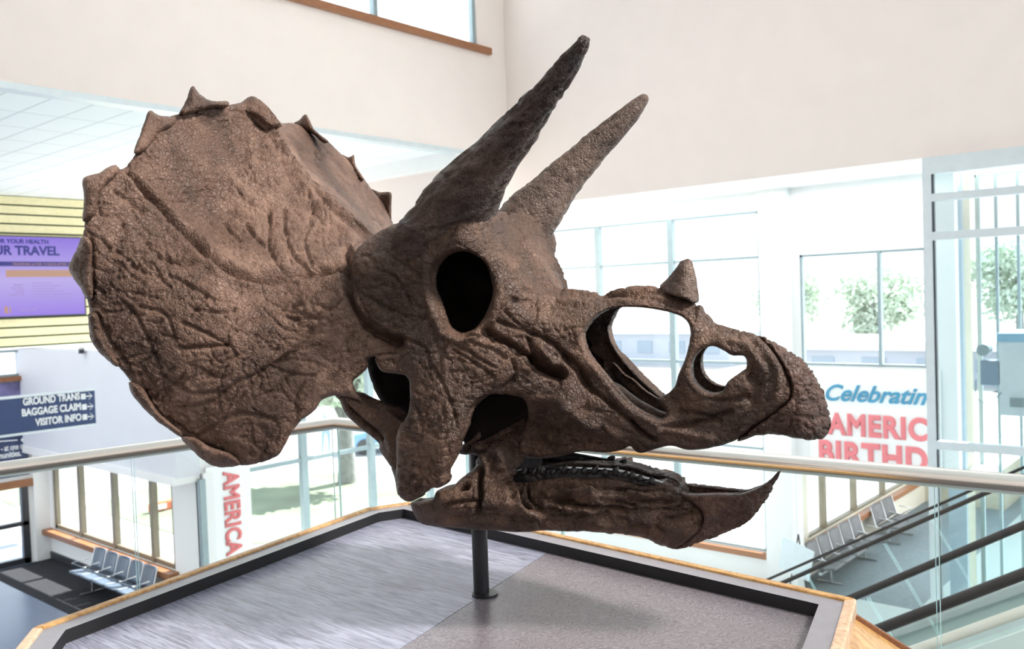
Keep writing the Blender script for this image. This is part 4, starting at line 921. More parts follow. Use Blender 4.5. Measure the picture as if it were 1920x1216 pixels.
for i in range(6):
    j = (i + 1) % 6; mb = MB(); A, B = I1, I2; z0, z1 = _PB - .01, _PT - .004
    v = [(*A[i], z0), (*A[j], z0), (*B[j], z0), (*B[i], z0), (*A[i], z1), (*A[j], z1), (*B[j], z1), (*B[i], z1)]
    mb.add(v, [(0, 3, 2, 1), (4, 5, 6, 7), (0, 1, 5, 4), (1, 2, 6, 5), (3, 0, 4, 7)], 0); mb.add([v[k] for k in (2, 3, 7, 6)], [(0, 1, 2, 3)], 1)
    mb.build('grey_frame', [M_frame, M_recess], pl)
# the top boards, parted by a seam
s1, s2 = top(1035, 1029, _PB)[:2], top(750, 1216, _PB)[:2]
def clip(poly, a, b, sgn):
    t = b - a; nn = np.array([-t[1], t[0]]) * sgn; out = []
    for i in range(len(poly)):
        p, q = poly[i], poly[(i + 1) % len(poly)]; dp, dq = (p - a) @ nn, (q - a) @ nn
        if dp >= 0: out.append(p)
        if dp * dq < 0: out.append(p + (q - p) * dp / (dp - dq))
    return out
gap = np.array([-(s2 - s1)[1], (s2 - s1)[0]]); gap = gap / np.linalg.norm(gap) * .0012
I3 = inset(OUT, .026 + .050)
for sg, mt, lb in ((1, None, None), (-1, None, None)):
    pg = clip(I3, s1 + gap * sg, s2 + gap * sg, sg); cx = np.mean(pg, axis=0)
    left = (cx - s1) @ np.array([RI[0], RI[1]]) < 0
    MB().prism(pg, _PB - .05, _PB).build('top_board', M_topa if left else M_topb, pl)
# flared oak body
OUTd = inset(OUT, -.16); zt, zb = _PT - .035, .70
for i in range(6):
    j = (i + 1) % 6; A = inset(OUT, .012)
    MB().add([(*A[i], zt), (*A[j], zt), (*OUTd[j], zb), (*OUTd[i], zb), (*(A[i] * .98 + np.mean(A, axis=0) * .02), zt - .03), (*(A[j] * .98 + np.mean(A, axis=0) * .02), zt - .03), (*(OUTd[j] * .96 + np.mean(A, axis=0) * .04), zb), (*(OUTd[i] * .96 + np.mean(A, axis=0) * .04), zb)],
             [(0, 1, 2, 3), (7, 6, 5, 4), (0, 4, 5, 1), (3, 2, 6, 7), (0, 3, 7, 4), (1, 5, 6, 2)]).build('side_panel', M_oak, pl)
    MB().beam((*A[i], zt - .004), (*OUTd[i], zb), .022, .022).build('corner_moulding', M_brown, pl, bevel=.004)
MB().prism(OUTd, .02, zb).build('base', M_oak, pl)

# ================================================================== guard railing
M_steel = plain('brushed_steel', (.86, .83, .79), .22, metal=.92, noise=.03, scale=3)
gr = empty('guard_railing', (-3.45, 2.66, 0), 'glass guard railing with a round metal handrail behind the skull plinth', 'railing')
rz = 1.04
c0, cm, c1 = hit(628, 793, 2, rz), hit(0, 880, 2, rz), hit(1920, 909, 2, rz)
cmid = hit(1330, 860, 2, rz)
cL = c0 + (cm - c0) * 2.2; cR = c0 + (c1 - c0) * 1.5
MB().tube([cL, c0, cR], .030, 28).build('handrail', M_steel, gr)
def gpanel(a, b, z0=.02, z1=1.02):
    d = (b - a); L = np.hypot(d[0], d[1]); d = d / L; nn = np.array([-d[1], d[0]]) * .006
    v = [(*(p[:2] + s * nn), z) for z in (z0, z1) for p in (a, b) for s in (-1, 1)]
    return MB().add(v, [(0, 2, 6, 4), (1, 5, 7, 3)], 0).add(v, [(0, 4, 5, 1), (2, 3, 7, 6), (4, 6, 7, 5), (0, 1, 3, 2)], 1)
def on_run(x, y, a, b):
    """where the sight line through a joint crosses the run a-b"""
    d = ray(x, y)[:2]; e = (b - a)[:2]
    k = np.linalg.solve(np.stack([d, -e], 1), a[:2] - CAM[:2]); return a + (b - a) * k[1]
jl = on_run(250, 900, c0, cL); jr1 = on_run(640, 860, c0, cR); jr2 = on_run(1056, 1000, c0, cR); jr3 = on_run(1757, 1000, c0, cR)
runs = [(cL, jl), (jl, c0 + (cL - c0) * .004), (c0 + (cR - c0) * .003, jr2), (jr2, jr3), (jr3, cR)]
for a, b in runs:
    d = (b - a) / np.linalg.norm(b - a); gpanel(a + d * .005, b - d * .005).build('glass_panel', [M_glass, M_edge], gr)
for a, b in ((cL, c0), (c0, cR)):
    MB().beam((a[0], a[1], .05), (b[0], b[1], .05), .05, .10).build('base_shoe', M_alu, gr)

# ================================================================== lettering
FONT = None
def text_mesh(name, s, size, mat, parent, org, ux, uz, align='LEFT', bold=0.0, ext=.004, shear=0.0, sx=1.0, space=1.0):
    """letters standing at org, written along ux with their tops towards uz"""
    cu = bpy.data.curves.new(name, 'FONT'); cu.body = s; cu.size = size; cu.align_x = align; cu.extrude = ext; cu.bevel_depth = bold; cu.bevel_resolution = 1; cu.shear = shear; cu.space_character = space
    tmp = bpy.data.objects.new(name, cu); COL.objects.link(tmp); bpy.context.view_layer.update()
    me = bpy.data.meshes.new_from_object(tmp.evaluated_get(bpy.context.evaluated_depsgraph_get()))
    bpy.data.objects.remove(tmp); bpy.data.curves.remove(cu)
    ux = np.asarray(ux, float); uz = np.asarray(uz, float); ux = ux / np.linalg.norm(ux); uz = uz / np.linalg.norm(uz); nn = np.cross(ux, uz)
    for v in me.vertices:
        p = np.asarray(org) + ux * v.co.x * sx + uz * v.co.y + nn * v.co.z; v.co = p
    me.materials.clear()
    return link_mesh(name, me, mat, parent)
YV = (0, 1, 0); ZV = (0, 0, 1); XV = (1, 0, 0)

def fit_text(nm, s, px0, px1, ph, mat, parent, ax, val, full=1.0, **k):
    """write s from one point to another of an upright plane, capitals ph high; full > 1 lets it start farther left"""
    a, b = hit(*px0, ax, val), hit(*px1, ax, val); a = b + (a - b) * full; h = 0 if ax == 1 else 1; u = XV if ax == 1 else YV
    o = text_mesh(nm, s, ph / .76, mat, parent, (0, 0, 0), u, ZV, 'LEFT', **k)
    xs = [v.co[h] for v in o.data.vertices]; w0, w1 = min(xs), max(xs); sc = (b[h] - a[h]) / (w1 - w0)
    for v in o.data.vertices:
        q = [0, 0, a[2] + v.co.z]; q[h] = a[h] + (v.co[h] - w0) * sc; q[ax] = val + v.co[ax]; v.co = q
    return o
# ------------------------------------------------------------------ screen on the slatted wall
def screen_mat():
    m, n, l, b = new_mat('screen_glow'); n.remove(b); e = n.new('ShaderNodeEmission'); t = n.new('ShaderNodeTexCoord'); s = n.new('ShaderNodeSeparateXYZ'); r = n.new('ShaderNodeValToRGB')
    l.new(t.outputs['Generated'], s.inputs[0]); l.new(s.outputs['Z'], r.inputs[0])
    r.color_ramp.elements[0].color = (.42, .30, .95, 1); r.color_ramp.elements[1].color = (.36, .26, .88, 1); k = r.color_ramp.elements.new(.45); k.color = (.62, .52, .98, 1)
    l.new(r.outputs[0], e.inputs[0]); e.inputs[1].default_value = .85; l.new(e.outputs[0], n['Material Output'].inputs[0]); return m
def emat(name, c, s=.8):
    m, n, l, b = new_mat(name); b.inputs['Base Color'].default_value = (0, 0, 0, 1); b.inputs['Emission Color'].default_value = (*c, 1); b.inputs['Emission Strength'].default_value = s; return m
tv = empty('wall_screen', (-24.95, 8.9, 1.55), 'wide purple information screen hung on the yellow slatted wall', 'screen')
MB().box(-24.97, -24.90, 7.06, 10.80, 1.55, 3.68).build('housing', M_dark, tv)
td = MB().box(-24.90, -24.885, 7.10, 10.76, 1.58, 3.65).build('display', screen_mat(), tv)
T1, T2, T3, T4 = emat('screen_navy', (.03, .03, .28)), emat('screen_orange', (.62, .36, .25)), emat('screen_lilac', (.45, .33, .75)), emat('screen_white', (.9, .85, 1))
xs_ = -24.88
fit_text('headline', 'FOR YOUR HEALTH', (2, 455), (91, 456.5), .115, T1, td, 0, xs_, full=1.17, bold=.006)
fit_text('headline', 'YOUR TRAVEL', (0, 477), (112, 479), .25, T1, td, 0, xs_, full=1.42, bold=.012)
MB().box(-24.887, -24.875, 7.12, 10.74, 2.88, 3.00).build('caption_band', T1, td)
text_mesh('caption', 'TRAVELING & FOR 15 DAYS AFTER YOU GET', .088, T2, td, (-24.87, 10.72, 2.905), YV, ZV, 'RIGHT', .0)
MB().box(-24.887, -24.875, 8.80, 10.66, 2.60, 2.78).build('note_band', T2, td)
for i, s in enumerate(('WHAT', 'TO TELL', 'YOUR', 'DOCTOR')): text_mesh('note', s, .085, T3, td, (xs_, 9.22, 2.36 - i * .085), YV, ZV, 'RIGHT', .002)
for i, L in enumerate((.5, .75, .55, .8, 1.1, 1.0)): MB().box(-24.886, -24.88, 9.42, 9.42 + L, 2.43 - i * .075, 2.45 - i * .075).build('note_line', T3, td)
text_mesh('logo_text', 'HEALTH', .11, T3, td, (xs_, 9.50, 1.70), YV, ZV, 'RIGHT', .002)
MB().box(-24.886, -24.88, 8.72, 8.80, 1.66, 1.84).box(-24.886, -24.88, 8.84, 8.87, 1.66, 1.84).build('logo_mark', T2, td)

# ------------------------------------------------------------------ hanging sign
M_navy = plain('navy_panel', (.018, .045, .150), .35, noise=.05)
M_white = plain('white_lettering', (.88, .90, .92), .5)
sg = empty('hanging_sign', (-16.0, 6.1, -.36), 'navy hanging sign with white words pointing to ground transport, baggage claim and visitor info', 'sign')
sp = MB().box(-16.06, -15.99, 3.2, 7.01, -.36, .235).build('panel', M_navy, sg)
MB().box(-16.08, -15.97, 3.15, 7.03, .225, .265).box(-16.08, -15.97, 3.15, 7.03, -.40, -.36).build('edge_rails', M_alu, sg)
for y in (3.6, 5.0): MB().tube([(-16.02, y, .26), (-16.02, y, 4.8)], .02, 8).build('hanger', M_alu, sg)
for s, p0, p1 in (('GROUND TRANS', (43, 759.5), (150, 750)), ('BAGGAGE CLAIM', (41, 780), (152, 769.5)), ('VISITOR INFO', (66, 798), (153, 788.5))):
    fit_text('lettering', s, p0, p1, .128, M_white, sp, 0, -15.985, bold=.007)
    y, z = hit(p1[0], p1[1], 0, -15.985)[1:]
    sy = MB().box(-15.988, -15.982, y + .02, y + .10, z + .01, z + .11); sy.build('symbol', M_white, sp)
    ar = MB(); ar.box(-15.988, -15.982, y + .11, y + .20, z + .048, z + .070)
    for sgn in (1, -1): ar.beam((-15.985, y + .212, z + .059), (-15.985, y + .15, z + .059 + sgn * .060), .006, .024, up=(1, 0, 0))
    ar.build('arrow', M_white, sp)

# posters in the vestibule wall
M_poster = plain('dark_blue_poster', (.035, .055, .13), .5, noise=.5, scale=3)
M_poster2 = plain('lilac_poster', (.20, .18, .36), .5, noise=.4, scale=3)
ps = empty('poster', (-23.38, 6.8, -2.3), 'dark blue poster with white words at the far left above the glass doors', 'poster')
pss = MB().box(-23.395, -23.36, 5.0, 8.56, -2.32, -1.30).build('sheet', M_poster, ps)
fit_text('lettering', '- at one of', (2, 846), (47, 841.5), .155, M_white, pss, 0, -23.352, bold=.004)
fit_text('lettering', 'communities.', (2, 859.5), (40, 854.5), .155, M_white, pss, 0, -23.352, full=1.75, bold=.004)
_r0, _r1, _r2 = hit(0, 827, 0, -23.355), hit(33, 824.5, 0, -23.355), hit(43, 824, 0, -23.355)
MB().beam(_r1 + (_r0 - _r1) * 2.5, _r1, .008, .025).build('rule', M_white, pss)
MB().tube([_r2 - [.01, 0, 0], _r2 + [.004, 0, 0]], .045, 14).build('dot', M_white, pss)

o = MB().box(-23.395, -23.36, 5.0, 8.52, -1.20, -.02).build('wall_print', M_poster2); tag(o, 'blotchy lilac printed panel under the brown ledge, partly behind the navy sign', 'panel')

# small camera under the slatted wall
cmr = empty('security_camera', (-21.0, 8.42, .60), 'small pale security camera on the bulkhead under the slatted wall', 'camera')
_c = hit(152, 657, 1, 8.38)
MB().box(_c[0] - .10, _c[0] + .02, 8.33, 8.46, _c[2] - .02, _c[2] + .08).build('mount', M_wallw, cmr)
MB().tube([(_c[0] + .06, 8.36, _c[2] - .06), (_c[0] + .06, 8.36, _c[2] + .03)], .06, 14).build('dome', M_dark, cmr)

# ------------------------------------------------------------------ banners
M_ban = plain('white_banner', (.90, .91, .90), .6, noise=.01)
M_red = plain('banner_red', (.72, .17, .17), .6, noise=.03)
M_pink = plain('banner_coral', (.78, .22, .24), .6, noise=.03)
M_blue = plain('banner_blue', (.07, .30, .48), .6, noise=.03)
b1 = empty('hanging_banner', (-15.9, 9.55, -4.2), 'tall white banner with red letters running down it at left under the railing', 'banner')
b1s = MB().box(-15.93, -15.91, 9.04, 10.02, -4.2, -1.5).build('sheet', M_ban, b1)
text_mesh('lettering', 'AMERICA', .48, M_red, b1s, (-15.90, 9.42, -1.66), (0, 0, -1), (0, 1, 0), 'LEFT', .018, ext=.003, sx=.80, space=1.05)
b2 = empty('wall_banner', (-5.9, 16.95, -1.95), 'white wall banner with blue script and coral letters below the right-hand window', 'banner')
b2s = MB().box(-7.05, -4.62, 16.96, 16.98, -1.93, .06).build('sheet', M_ban, b2)
fit_text('lettering', 'Celebratin', (1548, 749), (1739, 753), .33, M_blue, b2s, 1, 16.95, bold=.010, shear=.4, ext=.003)
fit_text('lettering', 'AMERIC', (1551, 811), (1740, 815), .42, M_pink, b2s, 1, 16.95, bold=.026, space=1.12, ext=.003)
fit_text('lettering', 'BIRTHD', (1536, 865), (1740, 874), .46, M_pink, b2s, 1, 16.95, bold=.028, space=1.12, ext=.003)

# ================================================================== glass lift
el = empty('elevator_enclosure', (-2.6, 15.0, LF), 'tall glass lift enclosure framed in pale metal at the right edge', 'elevator')
MB().box(-4.28, -4.15, 14.93, 15.07, LF, 3.33).build('post', M_alu, el)
MB().box(-4.15, -4.125, 14.96, 15.04, LF, 3.33).build('gasket', M_dark, el)
MB().box(-4.28, 1.0, 14.93, 15.07, 3.33, 3.595).build('header', M_alu, el)
for z0, z1 in ((2.90, 3.02), (2.29, 2.42), (-1.01, -.88)): MB().box(-4.15, 1.0, 14.92, 15.06, z0, z1).build('rail', M_alu, el)
for z0, z1 in ((LF, -1.01), (-.88, 2.29), (2.42, 2.90), (3.02, 3.33)): MB().box(-4.13, 1.0, 14.99, 15.0, z0, z1).build('glass_panel', M_frost if z0 == 2.42 else M_elevglass, el)
for x in (-2.60, -2.1): MB().box(x - .02, x + .02, 15.9, 15.94, LF, 3.4).build('guide_rail', M_tealframe, el)
ec = empty('elevator_car', (-2.6, 15.6, .2), 'pale lift car with a blue rim and a small motor behind the glass', 'elevator')
_a = hit(1872, 640, 1, 15.5); _b = hit(1872, 778, 1, 15.5)
cb = MB().box(_a[0], _a[0] + 1.6, 15.5, 16.8, _b[2], _a[2]).build('cabin', plain('pale_cabin', (.62, .68, .70), .4), ec)
MB().box(_a[0] - .02, _a[0] + 1.62, 15.48, 16.8, _a[2], _a[2] + .13).build('rim', plain('blue_rim', (.25, .46, .62), .4), ec)
_v = hit(1894, 762, 1, 15.49)
vb = MB()
for i in range(5): vb.box(_v[0], _v[0] + .19, 15.48, 15.5, _v[2] + i * .032, _v[2] + i * .032 + .014)
vb.build('vent', M_tealframe, cb)
_m = hit(1838, 722, 1, 15.5)
mo = MB().box(_m[0], _m[0] + .30, 15.5, 15.8, _m[2], _m[2] + .40).build('motor', plain('blue_grey_motor', (.20, .28, .36), .4), ec, bevel=.02)
MB().tube([(_m[0] + .04, 15.52, _m[2] + .56), (_m[0] + .04, 15.75, _m[2] + .56)], .095, 18).build('fan', M_tealframe, mo)
MB().tube([(_m[0] - .06, 15.5, _m[2] + .1), (_m[0] - .08, 15.5, _m[2] - .2), (_m[0] + .1, 15.5, _m[2] - .32), (_m[0] + .3, 15.5, _m[2] - .1)], .012, 8).build('cable', M_tealframe, mo)

# ================================================================== escalators
M_rubber = plain('black_rubber', (.016, .018, .022), .5, noise=.1)
M_deck = plain('pale_deck_metal', (.66, .70, .70), .3, metal=.4, noise=.04)
M_tube = plain('cream_tube', (.74, .72, .64), .35)
M_clad = plain('pale_green_cladding', (.66, .76, .73), .35, noise=.03, scale=1)
M_step = plain('grooved_step', (.45, .48, .49), .45, metal=.5, noise=.1)
HR = dict(A=((1435.7, 1087.4), (1819.2, 919.8), 8.8), B=((1463.5, 1093.6), (1850, 922.9), 7.6), C=((1593.4, 1121.5), (1920, 983.8), 6.2), D=((1669, 1171), (1920, 1075), 5.0))
def escalator(kf, kn, label, r):
    e = empty('escalator', (-4, 5, LF), label, 'escalator', 'escalators rising to the right')
    ends = []
    for k in (kf, kn):
        p0, p1, Y = HR[k]; a, b = hit(*p0, 1, Y), hit(*p1, 1, Y); m = (b[2] - a[2]) / (b[0] - a[0])
        X = lambda z: a[0] + (z - a[2]) / m
        lo, hi = np.array([X(-3.45), Y, -3.45]), np.array([X(.95), Y, .95])
        MB().tube([lo + [-1.0, 0, -.05], lo + [-.35, 0, -.02], lo, hi, hi + [.4, 0, .12], hi + [2.2, 0, .14]], dict(A=.014, B=.019, C=.026, D=.030)[k], 12).build('handrail', M_rubber, e)
        d = hi - lo; L = np.linalg.norm(d); d /= L; up = np.array([-d[2], 0, d[0]]); n = 6
        for i in range(n):
            s0, s1 = lo + d * (L * i / n + .008), lo + d * (L * (i + 1) / n - .008)
            v = [s0 - up * .04, s1 - up * .04, s1 - up * .86, s0 - up * .86]
            v = [tuple(q + np.array([0, s, 0])) for s in (-.006, .006) for q in v]
            MB().add(v, [(0, 1, 2, 3), (7, 6, 5, 4)], 0).add(v, [(0, 4, 5, 1), (1, 5, 6, 2), (2, 6, 7, 3), (3, 7, 4, 0)], 1).build('glass_panel', [M_glass, M_edge], e)
        out = -1 if k in 'DB' else 1
        MB().beam(lo - up * .90 + [0, out * .08, 0], hi - up * .90 + [0, out * .08, 0], .26, .08, up=up).build('deck', M_deck, e)
        if k == 'D':
            MB().tube([lo - up * .17 + [0, .05, 0], hi - up * .17 + [0, .05, 0]], .028, 10).build('guide_tube', M_tube, e)
            MB().beam(lo - up * .86 + [0, .09, 0], hi - up * .86 + [0, .09, 0], .03, 1.2, up=up).build('cladding', M_clad, e)
        else:
            MB().beam(lo - up * 1.06 + [0, out * .20, 0], hi - up * 1.06 + [0, out * .20, 0], .03, .26, up=up).build('cladding', M_clad, e)
        ends.append((lo, hi, d, up))
    lo, hi, d, up = ends[1]; Yf, Yn = ends[0][0][1], lo[1]
    ns = 20
    for i in range(ns):
        c = lo + d * (np.linalg.norm(hi - lo) * (i + .5) / ns) - up * 1.22
        MB().box(c[0] - .2, c[0] + .2, Yn + .12, Yf - .12, c[2] - .2, c[2]).build('step', M_step, e)
    MB().beam(lo - up * 1.45 + [0, (Yf - Yn) / 2, 0], hi - up * 1.45 + [0, (Yf - Yn) / 2, 0], Yf - Yn, .05, up=up).build('underside', M_clad, e)
    return e
escalator('C', 'D', 'nearer escalator, its thick black handrails rising beside the oak plinth', .042)
escalator('A', 'B', 'farther escalator with thin dark handrails, in front of the grey seats', .036)

# ================================================================== seats
M_seat = plain('grey_blue_vinyl', (.10, .13, .175), .4, noise=.08, scale=6)
M_seatr = plain('grey_vinyl', (.12, .125, .14), .4, noise=.08, scale=6)
M_chrome = plain('seat_metal', (.62, .64, .66), .25, metal=.9, noise=.03)
def seat_row(org, ux, uf, n, pitch, mat, label, loc):
    """beam seating: org floor point under the first seat, ux along the row, uf the way the sitters face"""
    org, ux, uf = (np.asarray(q, float) for q in (org, ux, uf)); z = np.array([0, 0, 1.0])
    e = empty('beam_seating', loc, label, 'seats')
    for i in range(n):
        c = org + ux * pitch * (i + .5)
        s = MB(); V = []; Fc = []
        nu, nv = 9, 7
        for k in range(nv):
            v = k / (nv - 1)
            for j in range(nu):
                u = j / (nu - 1) * 2 - 1
                V.append(c + ux * u * pitch * .45 + uf * (-.02 + .46 * v) + z * (.42 + .035 * v - .03 * (1 - u * u) * math.sin(math.pi * v) ** .5))
        for k in range(nv - 1):
            for j in range(nu - 1): Fc.append((k * nu + j, k * nu + j + 1, (k + 1) * nu + j + 1, (k + 1) * nu + j))
        s.add(V, Fc, 0, True); o = s.build('seat', mat, e, recalc=False); md = o.modifiers.new('thick', 'SOLIDIFY'); md.thickness = .04; md.offset = 0
        s = MB(); V = []; Fc = []
        for k in range(nv):
            v = k / (nv - 1)
            for j in range(nu):
                u = j / (nu - 1) * 2 - 1
                V.append(c + ux * u * pitch * (.44 - .03 * v * v) + uf * (-.04 - .14 * v - .035 * (1 - u * u)) + z * (.44 + .42 * v))
        for k in range(nv - 1):
            for j in range(nu - 1): Fc.append((k * nu + j, k * nu + j + 1, (k + 1) * nu + j + 1, (k + 1) * nu + j))
        s.add(V, Fc, 0, True); o = s.build('backrest', mat, e, recalc=False); md = o.modifiers.new('thick', 'SOLIDIFY'); md.thickness = .045; md.offset = 0
    for i in range(n + 1):
        c = org + ux * pitch * i
        MB().tube([c - uf * .17 + z * .88, c - uf * .05 + z * .46, c + uf * .02 + z * .40, c + uf * .36 + z * .62, c + uf * .02 + z * .64], .016, 8).build('armrest', M_chrome, e)
    MB().beam(org + uf * .16 + z * .34, org + ux * pitch * n + uf * .16 + z * .34, .06, .06).build('beam', M_chrome, e)
    for f in (.18, .82):
        c = org + ux * pitch * n * f
        MB().tube([c + uf * .16 + z * .34, c + uf * .16 + z * .03], .025, 8).tube([c - uf * .12 + z * .03, c + uf * .42 + z * .03], .022, 8).build('leg', M_chrome, e)
    return e
seat_row((-20.15, 8.52, LF), (1, 0, 0), (0, -1, 0), 5, .565, M_seat, 'row of five grey-blue seats below the lower left window', (-18.7, 8.4, LF))
seat_row((-7.22, 17.35, LF), (0, 1, 0), (1, 0, 0), 5, .615, M_seatr, 'row of five grey seats under the lower right window, behind the escalators', (-7.1, 19, LF))
seat_row((-7.22, 21.2, LF), (0, 1, 0), (1, 0, 0), 2, .75, M_seatr, 'shorter pair of grey seats farther along the lower right wall', (-7.1, 22, LF))

# folding display board standing beside the column
fs = empty('display_board', (-7.8, 17.3, LF), 'pale board leaning on a small easel beside the white column', 'board')
_b0, _b1, _b2, _b3 = hit(1468, 1005, 1, 16.3), hit(1526, 1035, 1, 16.2), hit(1516, 1090, 1, 16.2), hit(1460, 1063, 1, 16.3)
v = [tuple(q + np.array([0, s, 0])) for s in (0, .03) for q in (_b0, _b1, _b2, _b3)]
MB().add(v, [(0, 1, 2, 3), (7, 6, 5, 4), (0, 4, 5, 1), (1, 5, 6, 2), (2, 6, 7, 3), (3, 7, 4, 0)]).build('sheet', plain('pale_board', (.70, .78, .82), .5), fs)
_t = hit(1497, 1003, 1, 16.4)
for dx, dy in ((-.22, -.1), (.22, -.1), (0, .35)): MB().tube([_t + [0, 0, .02], np.array([_t[0] + dx, _t[1] + dy, LF])], .014, 8).build('leg', M_dark, fs)

# ================================================================== outdoors
M_grass = plain('lawn', (.165, .205, .130), .9, noise=.3, scale=.6)
M_pave = plain('pale_paving', (.40, .395, .38), .8, noise=.06, scale=.5)
M_leaf = plain('light_leaves', (.48, .57, .46), .8, noise=.3, scale=4)
M_bark = plain('grey_bark', (.22, .23, .22), .9, noise=.2, scale=6)
struct('ground', MB().box(-260, 200, 9.25, 320, LF - .6, LF - .12).box(-260, -24, -60, 9.25, LF - .6, LF - .12), M_pave)
M_asph = plain('grey_asphalt', (.034, .034, .040), .9, noise=.25, scale=.8)
struct('ground', MB().box(-12.3, -7.95, 19.2, 60, LF - .14, LF - .11), M_asph)
def lawn(name, poly, label):
    o = MB().prism(poly, LF - .12, LF - .10).build(name, M_grass); tag(o, label, 'lawn', kind='stuff'); return o
lawn('lawn', [(-29, 12.2), (-21.0, 12.2), (-17.5, 16.2), (-19.5, 19.5), (-26.5, 20.2), (-31, 17)], 'green lawn outside the windows under the railing')
lawn('lawn', [(-40, 14), (-31.5, 11.4), (-31.0, 10.9), (-36, 11.2), (-44, 12.0)], 'strip of grass outside the lower left window')
def tree(loc, h, cr, label, seed, trunk=.22, group=None, n=2600, low=.45):
    rnd = random.Random(seed); e = empty('tree', loc, label, 'tree', group); L = np.array(loc, float)
    mb = MB(); mb.tube([L, L + [.03, .02, h * .28], L + [-.02, .05, h * .42]], [trunk * 1.15, trunk * .9, trunk * .7], 10)
    for k in range(6):
        a = 2 * math.pi * k / 6 + rnd.random(); r = cr * (.45 + .3 * rnd.random())
        mb.tube([L + [0, 0, h * .36], L + [math.cos(a) * r * .4, math.sin(a) * r * .4, h * .55], L + [math.cos(a) * r, math.sin(a) * r, h * (.72 + .1 * rnd.random())]], [trunk * .55, trunk * .35, trunk * .12], 7)
    mb.build('trunk', M_bark, e)
    lf = MB(); cl = [(rnd.uniform(-.55, .55) * cr, rnd.uniform(-.55, .55) * cr, h * rnd.uniform(low + .12, .9)) for _ in range(16)]
    for i in range(n):
        c = rnd.choice(cl); d = np.array([rnd.gauss(0, 1) for _ in range(3)]); d = d / np.linalg.norm(d) * cr * .42 * rnd.random() ** .4
        p = L + np.array(c) + d * [1, 1, .8]; s = .09 + .10 * rnd.random() + .022 * h; u = np.array([rnd.gauss(0, 1) for _ in range(3)]); u /= np.linalg.norm(u)
        w = np.cross(u, [rnd.gauss(0, 1), rnd.gauss(0, 1), rnd.gauss(0, 1)]); w /= np.linalg.norm(w)
        lf.add([p - u * s, p - w * s * .5, p + u * s, p + w * s * .5], [(0, 1, 2, 3)])
    lf.build('foliage', M_leaf, e, recalc=False)
    return e
tree((-24.6, 19.3, LF - .1), 6.0, 2.3, 'broad young tree on the lawn beyond the bay window, under the cheek of the skull', 2, trunk=.30)
for i, (x, y, h, c) in enumerate(((-28, 84, 8.5, 4.2), (-17, 86, 9.5, 4.6), (-39, 88, 8, 4.2))):
    tree((x, y, LF - .1), h, c, ('pale tree far outside the right-hand window, beside its mullion', 'pale tree far outside, seen through the glass lift', 'faint far tree outside, just right of the nose horn')[i], 20 + i, trunk=.35, group='distant trees outside the windows', n=2600, low=.15)
# distant low buildings
M_bld = plain('pale_blue_building', (.40, .44, .50), .7, noise=.05, scale=.3); M_roof = plain('white_roof', (.85, .86, .86), .7)
M_bwin = plain('blue_window', (.26, .33, .40), .3)
def building(x0, x1, y0, y1, h, label):
    e = empty('building', ((x0 + x1) / 2, (y0 + y1) / 2, LF), label, 'building')
    MB().box(x0, x1, y0, y1, LF - .2, LF + h).build('wall', M_bld, e); MB().box(x0 - .6, x1 + .6, y0 - .6, y1 + .6, LF + h, LF + h + .5).build('roof', M_roof, e)
    n = max(2, int((x1 - x0) / 3.2))
    for i in range(n):
        a = x0 + (x1 - x0) * (i + .25) / n
        MB().box(a, a + 1.5, y0 - .06, y0, LF + h * .35, LF + h * .75).build('window', M_bwin, e)
    return e
building(-66, -34, 66, 76, 2.6, 'long low pale blue building far beyond the big window')
building(-28, -8, 58, 66, 2.0, 'low white-roofed building far outside the right-hand window')
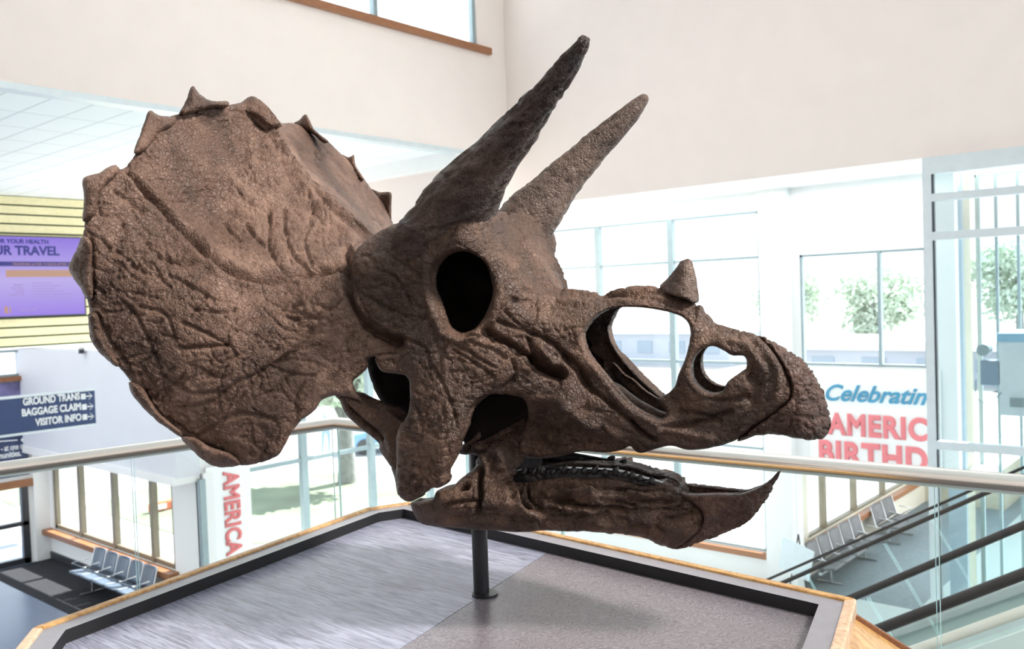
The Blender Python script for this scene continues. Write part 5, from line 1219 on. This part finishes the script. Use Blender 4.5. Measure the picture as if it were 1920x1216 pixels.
# person, parked car and orange barrier on the forecourt
pp = hit(612, 849, 2, LF - .12)
def person(loc):
    L = np.asarray(loc, float); e = empty('person', tuple(L), 'person walking outside in a pale top and blue trousers', 'person'); rt = np.array([RI[0], RI[1], 0]); rt /= np.linalg.norm(rt); f = np.array([-rt[1], rt[0], 0])
    me = bpy.data.meshes.new('body'); J = [(0, 0, .95), (0, 0, 1.15), (0, 0, 1.40), (0, 0, 1.50), (0, .02, 1.66), (.10, 0, .92), (.12, .08, .50), (.12, -.02, .06), (.13, .12, .02), (-.10, 0, .92), (-.12, -.06, .50), (-.13, -.18, .10), (-.13, -.06, .04),
                                             (.19, 0, 1.38), (.25, .03, 1.10), (.26, .12, .86), (-.19, 0, 1.38), (-.26, -.03, 1.10), (-.27, .05, .86)]
    E = [(0, 1), (1, 2), (2, 3), (3, 4), (0, 5), (5, 6), (6, 7), (7, 8), (0, 9), (9, 10), (10, 11), (11, 12), (2, 13), (13, 14), (14, 15), (2, 16), (16, 17), (17, 18)]
    Rr = [.15, .14, .16, .06, .11, .10, .065, .045, .04, .10, .065, .045, .04, .06, .045, .035, .06, .045, .035]
    me.from_pydata([tuple(L + rt * a + f * b + np.array([0, 0, c])) for a, b, c in J], E, [])
    o = link_mesh('body', me, plain('pale_blue_clothes', (.30, .45, .62), .8, noise=.1), e)
    sk = o.modifiers.new('skin', 'SKIN'); o.modifiers.new('sub', 'SUBSURF').levels = 1
    for v, r in zip(me.skin_vertices[0].data, Rr): v.radius = (r, r)
    me.skin_vertices[0].data[0].use_root = True
    top_ = MB().tube([L + [0, 0, 1.02], L + [0, 0, 1.2], L + [0, 0, 1.40], L + [0, 0, 1.47]], [.165, .165, .185, .09], 14).build('shirt', plain('white_lilac_shirt', (.75, .70, .78), .8), e)
    return e
person(pp)
def car(loc, ang, col, label):
    e = empty('car', tuple(loc), label, 'car'); c, s = math.cos(ang), math.sin(ang); L = np.asarray(loc, float)
    W = lambda x, y, z: tuple(L + np.array([c * x - s * y, s * x + c * y, z]))
    prof = [(-2.1, .35), (-2.15, .8), (-1.3, .92), (-.7, 1.42), (.8, 1.42), (1.5, .95), (2.15, .85), (2.2, .35)]
    v = [W(x, y, z) for y in (-.85, .85) for x, z in prof]; n = len(prof)
    MB().add(v, [tuple(range(n)), tuple(range(n, 2 * n))[::-1]] + [(i, n + i, n + (i + 1) % n, (i + 1) % n) for i in range(n)]).build('body', plain('car_paint', col, .25, noise=.02), e, bevel=.06)
    g = [(-.62, .95), (-.38, 1.34), (.66, 1.34), (1.1, .98)]
    v = [W(x, y, z) for y in (-.87, .87) for x, z in g]; MB().add(v, [(0, 1, 2, 3), (7, 6, 5, 4), (0, 4, 5, 1), (1, 5, 6, 2), (2, 6, 7, 3), (3, 7, 4, 0)]).build('windows', M_bwin, e)
    for x in (-1.35, 1.35):
        for y in (-.8, .8): MB().tube([W(x, y - .1, .33), W(x, y + .1, .33)], .33, 18).build('wheel', M_rubber, e)
    return e
_k = hit(742, 842, 2, LF - .12); car(_k, math.radians(55), (.16, .36, .66), 'blue car parked outside behind the tree trunk')
ob = empty('barrier', tuple(hit(303, 958, 2, LF - .1)), 'bright orange barrier on the grass outside the lower left window', 'barrier')
_o = hit(303, 958, 2, LF - .12); M_or = plain('orange_plastic', (.55, .12, .03), .5)
MB().box(_o[0] - .1, _o[0] + .1, _o[1] - .40, _o[1] + .40, LF - .10, LF + .20).build('body', M_or, ob, bevel=.06)
MB().box(_o[0] - .14, _o[0] + .14, _o[1] - .2, _o[1] + .1, LF - .02, LF + .12).build('band', M_white, ob)
